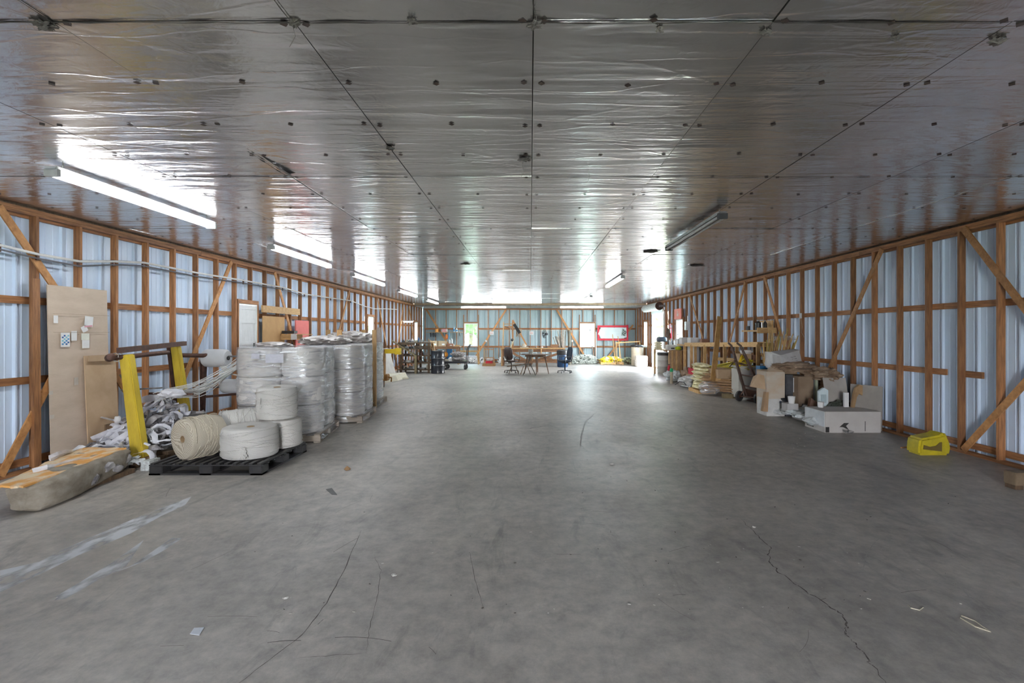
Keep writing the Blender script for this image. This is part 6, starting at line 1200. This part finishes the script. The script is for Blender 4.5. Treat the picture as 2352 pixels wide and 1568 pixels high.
MB().prism([(4.62, 10.3, .60), (4.9, 10.2, .55), (4.95, 10.2, .82), (4.82, 10.35, .86), (4.74, 10.4, .80)], (.0, .02, .0)).build('flap', card2, t); MB().prism([(4.9, 10.15, .92), (5.28, 10.15, .92), (5.45, 10.0, 1.02), (5.2, 10.3, 1.05), (5.0, 10.3, .98)], (0, .01, .01)).build('flap', tan, t); MB().prism([(4.88, 10.15, .5), (4.93, 10.12, .5), (4.9, 10.1, .1), (4.82, 10.15, .1)], (0, .1, 0)).build('flap', mat('brown shadowed flap', (.4, .24, .12)), t)
t = thing('dark_case', 'dark charcoal folded case standing between two cartons', 'case', (5.36, 10.2, 0)); MB().box(5.29, 10.14, 0, 5.44, 10.3, .86).build('case_body', mat('charcoal case', (.06, .062, .07), (.10, .10, .11), .5), t, bevel=.008); MB().box(5.31, 10.125, .50, 5.42, 10.14, .82).build('panel', mat('charcoal case', (.06, .06, .07)), t); MB().bar((5.44, 10.12, .5), (5.44, 10.12, .8), .012, .012).build('pale_edge', paper, t)
t = thing('brown_carton', 'large dull brown carton with crumpled paper spilling from its top', 'box', (5.65, 10.1, 0)); MB().box(5.45, 9.95, 0, 5.76, 10.55, .84).build('carton_body', mat('dull brown carton', (.33, .24, .165), (.26, .18, .12), .85, scale=3), t, bevel=.01)
kr = mat('crumpled kraft paper', (.48, .36, .26), (.26, .17, .11), .85, scale=4, bump=.7, bscale=9, dist=.03)
kp = MB().blob((5.55, 10.3, 1.0), (.44, .35, .11), .5, 2.6, 5, 4, False).blob((5.88, 9.9, .9), (.22, .5, .15), .5, 2.6, 9, 4, False); tag(kp.build('kraft_paper', kr, smooth=False), 'crumpled brown kraft paper spread over the cartons', 'paper')
tag(MB().blob((6.02, 9.85, .62), (.15, .35, .28), .5, 2.4, 7, 4, False).build('brown_wad', mat('rough brown wad', (.30, .18, .09), (.18, .10, .05), .9, bump=.8, scale=6)), 'rough brown wad wedged behind the stud below the kraft paper', 'wad')
tag(MB().box(5.80, 9.95, .2, 5.85, 10.0, .86).build('pale_green_strip', mat('pale green strip', (.62, .68, .52), bump=0)), 'thin pale green strip standing at the right of the brown carton', 'strip')
# low heap of white plastic
whm = mat('white broken plastic', (.78, .80, .80), (.50, .54, .54), .5, scale=8, bump=.4)
random.seed(14)
for k in range(26):
    f = k / 25; y = 10.55 - 1.75 * f; x = 5.20 + random.uniform(-.04, .40) ; z = .05 + .3 * (x - 5.15) + random.uniform(0, .10); s_ = random.uniform(.10, .20)
    tag(MB().blob((x, y, z), (s_, s_ * 1.2, s_ * .45), .6, 2.2, k, 2, False).build('plastic_piece', whm if k % 5 else blackp), '%s plastic piece in the low right heap, %s from the far end' % ('white broken' if k % 5 else 'black', ORD[k]), 'plastic piece', 'white plastic heap' if k % 5 else 'black pieces in the plastic heap')
tag(MB().box(5.35, 9.15, 0, 5.95, 10.0, .16).build('heap_board', gry), 'flattened pale carton beneath the white plastic heap', 'box')
t = thing('black_tin', 'black round tin on its side at the near edge of the plastic heap', 'tin', (5.18, 10.35, 0)); MB().lathe([(0, -.06), (.055, -.06), (.06, 0), (.055, .06), (0, .06)], (5.17, 10.3, .06), 16, (.6, -.8, 0)).build('tin_body', blackm, t, smooth=True)
tag(MB().lathe([(0, 0), (.055, 0), (.07, .14), (.06, .14), (.05, .01)], P(1818, 926, 9.75), 16).build('white_cup', paper), 'white cup standing on the plastic heap by the charcoal case', 'cup')
q_ = P(1818, 926, 9.75); tag(MB().box(q_.x - .12, 9.68, .165, q_.x + .1, 9.9, q_.z).build('cup_carton', gry), 'small pale carton under the white cup', 'box')
t = thing('black_bracket', 'black bracket with blue edge lying on the plastic heap', 'bracket', (5.18, 10.0, .2)); MB().bar(P(1798, 915, 10.1), P(1812, 928, 9.95), .08, .03).build('arm', blackm, t); MB().bar(P(1792, 922, 10.1), P(1806, 932, 9.95), .03, .03).build('arm', mat('slate gray plastic', (.1, .12, .16)), t)
tag(MB().prism([(5.4, 9.5, .2), (5.85, 9.35, .2), (5.95, 9.35, .42), (5.82, 9.4, .3), (5.62, 9.42, .33), (5.45, 9.5, .46), (5.42, 9.5, .32)], (0, .08, 0)).build('brown_bat_flap', mat('dark brown leather scrap', (.16, .07, .035), (.1, .045, .025), .6)), 'dark brown torn flap on the heap before the brown carton', 'flap')
# long low box
t = thing('long_box', 'long low gray-white carton at the near end of the right heap', 'box', (5.58, 8.78, 0)); MB().box(5.09, 8.46, .0, 6.06, 9.08, .365).build('carton_body', mat('gray white long carton', (.56, .53, .50), (.50, .47, .44), .85, scale=3, bump=.05), t, bevel=.006)
MB().box(5.084, 8.47, .10, 5.09, 9.07, .36).build('white_side', mat('white long side', (.74, .77, .79), (.62, .65, .67), .7), t); MB().box(5.10, 8.452, .01, 5.16, 8.46, .10).build('dark_cutout', blackp, t); MB().box(5.082, 8.8, .04, 5.09, 9.0, .12).build('dark_cutout', blackp, t)
MB().box(5.78, 8.453, .03, 5.786, 8.46, .2).build('black_tear', blackp, t); MB().prism([(5.34, 8.452, .10), (5.42, 8.452, .17), (5.50, 8.452, .17), (5.45, 8.452, .12), (5.50, 8.452, .05), (5.40, 8.452, .10)], (0, .008, 0)).build('black_tear', blackp, t)
sc = MB()
for k in range(8): ribbonstrip(sc, [V(5.4 + .02 * i, 8.38 + random.uniform(-.04, .06), .01 + random.uniform(0, .05)) + V(random.uniform(-.06, .08), 0, 0) for i in range(4)], .015, .003, k)
stuff(tag(sc.build('string_scraps', mat('gray scraps', (.4, .38, .36), (.1, .1, .1), scale=20)), 'little tangle of gray string at the foot of the long low carton', 'scraps'))
tag(MB().lathe([(0, 0), (.05, 0), (.06, .1), (0, .1)], (5.31, 8.95, .366), 4).build('white_block', paper), 'small white block on the left of the long low carton', 'block')
# gray panel, light blue bracket, arch
t = thing('blue_bracket', 'pale blue plastic bracket standing behind the long low carton', 'bracket', (5.56, 9.25, .3))
MB().prism([P(1881, 935, 9.25), P(1881, 898, 9.25), P(1893, 890, 9.25), P(1903, 896, 9.25), P(1903, 926, 9.25), P(1895, 935, 9.25)], (0, .06, 0)).build('bracket_body', mat('pale blue plastic panel', (.60, .72, .76), (.7, .78, .8), .4), t, bevel=.006); MB().prism([P(1887, 925, 9.23), P(1887, 906, 9.23), P(1898, 906, 9.23), P(1898, 925, 9.23)], (0, .02, 0)).build('recess', mat('pale blue recess', (.45, .55, .58)), t)
leaned('gray_board', (5.64, 9.32), (6.08, 9.32), .30, .86, .012, .12, grayboard, 'dull gray board leaning behind the pale blue bracket', 'board')
tag(MB().blob((5.85, 9.22, .33), (.24, .12, .12), .5, 3, 3, 3).build('green_black_rag', mat('green black rag', (.04, .05, .035), (.09, .09, .08), .9, bump=.5)), 'dark green-black rag under the gray board', 'rag'); tag(MB().box(5.6, 9.15, 0, 6.1, 9.45, .26).build('flat_carton', gry), 'flat pale carton under the dark rag', 'box')
t = thing('arch_insert', 'tan horseshoe-shaped cardboard insert standing on the long carton', 'insert', (6.0, 8.9, .366)); ar = [(5.86, .366), (5.90, .62), (5.93, .72), (6.0, .78), (6.07, .76), (6.11, .66), (6.14, .366), (6.10, .366), (6.06, .58), (5.99, .62), (5.95, .56), (5.91, .366)]
MB().prism([(x, 8.92, z) for x, z in ar], (0, .05, 0)).build('arch', mat('tan molded insert', (.42, .27, .14), (.3, .18, .09), .8), t)
tag(MB().box(5.76, 8.98, .366, 5.84, 9.02, .63).build('white_strip', paper), 'white strip standing on the long carton left of the tan arch', 'strip')
leaned('gray_board', (5.95, 9.12), (6.17, 8.6), .0, .78, .012, .02, grayboard, 'gray board standing against the wall behind the tan arch', 'board')
# yellow sack
t = thing('yellow_sack', 'yellow sack with dark print lying by the right wall', 'sack', (5.7, 7.0, 0)); ysm = mat('dirty yellow plastic', (.62, .50, .02), (.42, .34, .02), .5, scale=7, bump=.35, bscale=14)
pr = [(5.47, .0), (5.90, .0), (5.93, .12), (5.89, .24), (5.85, .33), (5.81, .29), (5.62, .25), (5.50, .235), (5.47, .12)]
MB().prism([(x, 6.88 + .04 * z, z) for x, z in pr], (.0, .26, -.0)).build('sack_body', ysm, t, smooth=True, bevel=.03)
MB().prism([(5.52, 6.875, .09), (5.78, 6.875, .06), (5.785, 6.88, .19), (5.755, 6.88, .185), (5.70, 6.88, .14), (5.62, 6.88, .125), (5.53, 6.88, .15)], (0, .012, 0)).build('dark_print', mat('dark olive print', (.16, .11, .025), bump=0), t)
tag(MB().bar(Fl(2070, 1029) + V(0, 0, .008), Fl(2095, 1026) + V(0, 0, .008), .02, .015).build('wood_splinter', wood_b), 'short wood splinter on the floor left of the yellow sack', 'splinter')
t = thing('timber_block', 'squared timber block cut off by the right edge of the picture', 'block', (5.5, 5.4, 0)); MB().box(5.31, 5.36, .05, 5.85, 5.50, .19).build('block_top', mat('drab brown timber', (.22, .16, .10), (.15, .1, .06), .7), t, bevel=.006); MB().box(5.33, 5.38, 0, 5.42, 5.5, .05).build('block_foot', old_wood, t); MB().box(5.7, 5.38, 0, 5.8, 5.5, .05).build('block_foot', old_wood, t)
# floor clutter at the far end of the frame
tag(MB().lathe([(0, 0), (.05, 0), (.05, .43), (0, .43)], (4.84, 16.8, 0), 14).build('mailing_tube', mat('dusty beige tube', (.5, .42, .3))), 'beige tube with a green cap standing alone on the floor', 'tube')
tag(MB().lathe([(0, 0), (.056, 0), (.056, .09), (.03, .12), (0, .12)], (4.84, 16.8, .40), 14).build('tube_cap', mat('green plastic', (.02, .45, .18), bump=0), smooth=True), 'bright green cap on the lone beige tube', 'cap')
for o in [o for o in bpy.data.objects if o.name.startswith('tube_cap')]: # the cap is part of the tube
    m_ = bpy.data.objects['mailing_tube']; o.parent = m_; o.location = (0, 0, .40); del o['label']; del o['category']
tag(MB().blob((5.1, 17.4, .2), (.28, .3, .22), .5, 2.5, 2, 3).build('white_sack', whm), 'crumpled white sack on the floor behind the green-capped tube', 'sack'); tag(MB().blob((5.15, 15.9, .16), (.32, .4, .18), .5, 3, 5, 3).build('white_fluff', mat('white fluff', (.80, .79, .77), (.6, .58, .56), .9, bump=.6)), 'white fluffy wad on the floor left of the cream bundles', 'wad')
tag(MB().blob((5.45, 17.0, .3), (.2, .2, .22), .6, 3, 7, 3).build('brown_wad', kr), 'small brown paper wad behind the white sack', 'paper')
tag(MB().box(5.35, 16.0, .35, 5.85, 16.6, .55).build('red_case', redm), 'red case low inside the far bay of the timber frame', 'case'); tag(MB().box(5.3, 15.9, .0, 5.9, 16.7, .35).build('brown_crate', card2), 'brown carton under the red case', 'box')
for k, (a, b) in enumerate((((4.88, 16.6, .25), (5.05, 15.6, .03)), ((4.9, 16.5, .2), (5.1, 15.9, .02)))): tag(MB().bar(a, b, .04, .03).build('gray_bar', iron), 'gray metal bar sloping down from the green-capped tube, %s' % ('upper', 'lower')[k], 'bar')
t = thing('metal_roller', 'gray metal roller fittings lying on the floor before the cream bundles', 'roller', (4.93, 15.1, 0)); MB().tube([(4.8, 15.6, .05), (4.95, 15.0, .05)], .035, 10).build('roller', iron, t, smooth=True); MB().lathe([(0, -.03), (.07, -.03), (.07, .03), (0, .03)], (4.95, 15.0, .07), 14, (.2, -1, 0)).build('end_disc', iron, t); MB().tube([(4.7, 15.9, .05), (4.78, 15.7, .17), (4.86, 15.5, .17), (4.9, 15.3, .05)], .014, 6).build('bent_pipe', blackm, t)
# ------------------------------------------------------------------ litter on the open floor
lf = MB().add([Fl(790, 1078) + V(0, 0, .006), Fl(797, 1073) + V(0, 0, .02), Fl(806, 1076) + V(0, 0, .004), Fl(804, 1080) + V(0, 0, .012), Fl(795, 1081) + V(0, 0, .003)], [(0, 1, 4), (1, 2, 3), (1, 3, 4)]).build('dry_leaf', mat('dry orange leaf', (.45, .22, .04), (.3, .14, .03)), solid=.002); tag(lf, 'dry orange-brown leaf on the floor near the black pallet', 'leaf')
p = [Fl(436, 1457) + V(0, 0, .003), Fl(446, 1443) + V(0, 0, .003), Fl(469, 1442) + V(0, 0, .003), Fl(458, 1460) + V(0, 0, .003)]; tag(MB().prism(p, (0, 0, .002)).build('paper_scrap', mat('gray white paper', (.74, .77, .82), (.60, .64, .70))), 'small gray-white paper square lying on the floor, front left', 'paper')
tag(MB().prism([Fl(748, 1124) + V(0, 0, .002), Fl(762, 1121) + V(0, 0, .002), Fl(775, 1137) + V(0, 0, .002), Fl(762, 1136) + V(0, 0, .002)], (0, 0, .002)).build('dark_scrap', mat('dark gray scrap', (.12, .115, .11))), 'dark gray curved scrap lying on the floor beyond the paper square', 'scrap')
random.seed(77); lt = MB(); dk = MB()
for k in range(420):
    y = 3.0 + random.random() ** 1.5 * 12; x = random.uniform(-.42, .5) * y * 1.6 + .4
    if abs(x) > 5: continue
    s_ = random.uniform(.002, .0065); a = random.uniform(0, 3.14); L_ = s_ * random.uniform(1, 3.5); (lt if k % 3 else dk).bar((x, y, s_ * .4), (x + L_ * math.cos(a), y + L_ * math.sin(a), s_ * .5), s_, s_ * .6)
stuff(tag(lt.build('pale_floor_crumbs', mat('pale crumbs', (.42, .40, .36))), 'pale wood chips and lint scattered over the concrete', 'crumbs')); stuff(tag(dk.build('dark_floor_crumbs', mat('dark crumbs', (.08, .07, .06))), 'dark grit scattered over the concrete', 'crumbs'))
for px, py, s_, lab in ((1405, 1066, .028, 'pale lint tuft on the middle of the floor'), (905, 1322, .02, 'gray lint clump on the left half of the floor'), (655, 1374, .016, 'pale gray lint clump near the lone dark crack'), (1732, 1211, .014, 'white chip on the floor at the start of the long crack')):
    q = Fl(px, py); tag(MB().blob((q.x, q.y, s_ * .3), (s_, s_ * .8, s_ * .4), .8, 2, px, 2).build('lint_clump', mat('pale lint', (.58, .56, .52), (.4, .38, .35), .95)), lab, 'lint')
mb = MB(); mb.tube([Fl(2085, 1390) + V(0, 0, .004), Fl(2092, 1398) + V(0, 0, .006), Fl(2112, 1402) + V(0, 0, .004), Fl(2120, 1396) + V(0, 0, .004)], .003, 5); tag(mb.build('plant_stalk', mat('pale straw', (.46, .42, .32), bump=0)), 'short curved straw on the floor, front right', 'straw')
mb = MB(); mb.tube([Fl(2208, 1415) + V(0, 0, .004), Fl(2240, 1428) + V(0, 0, .006), Fl(2255, 1440) + V(0, 0, .008), Fl(2275, 1452) + V(0, 0, .004), Fl(2240, 1440) + V(0, 0, .004), Fl(2206, 1420) + V(0, 0, .004)], .004, 5); tag(mb.build('plant_stalk', mat('pale straw', (.55, .5, .38))), 'longer split straw on the floor, front right corner', 'straw')
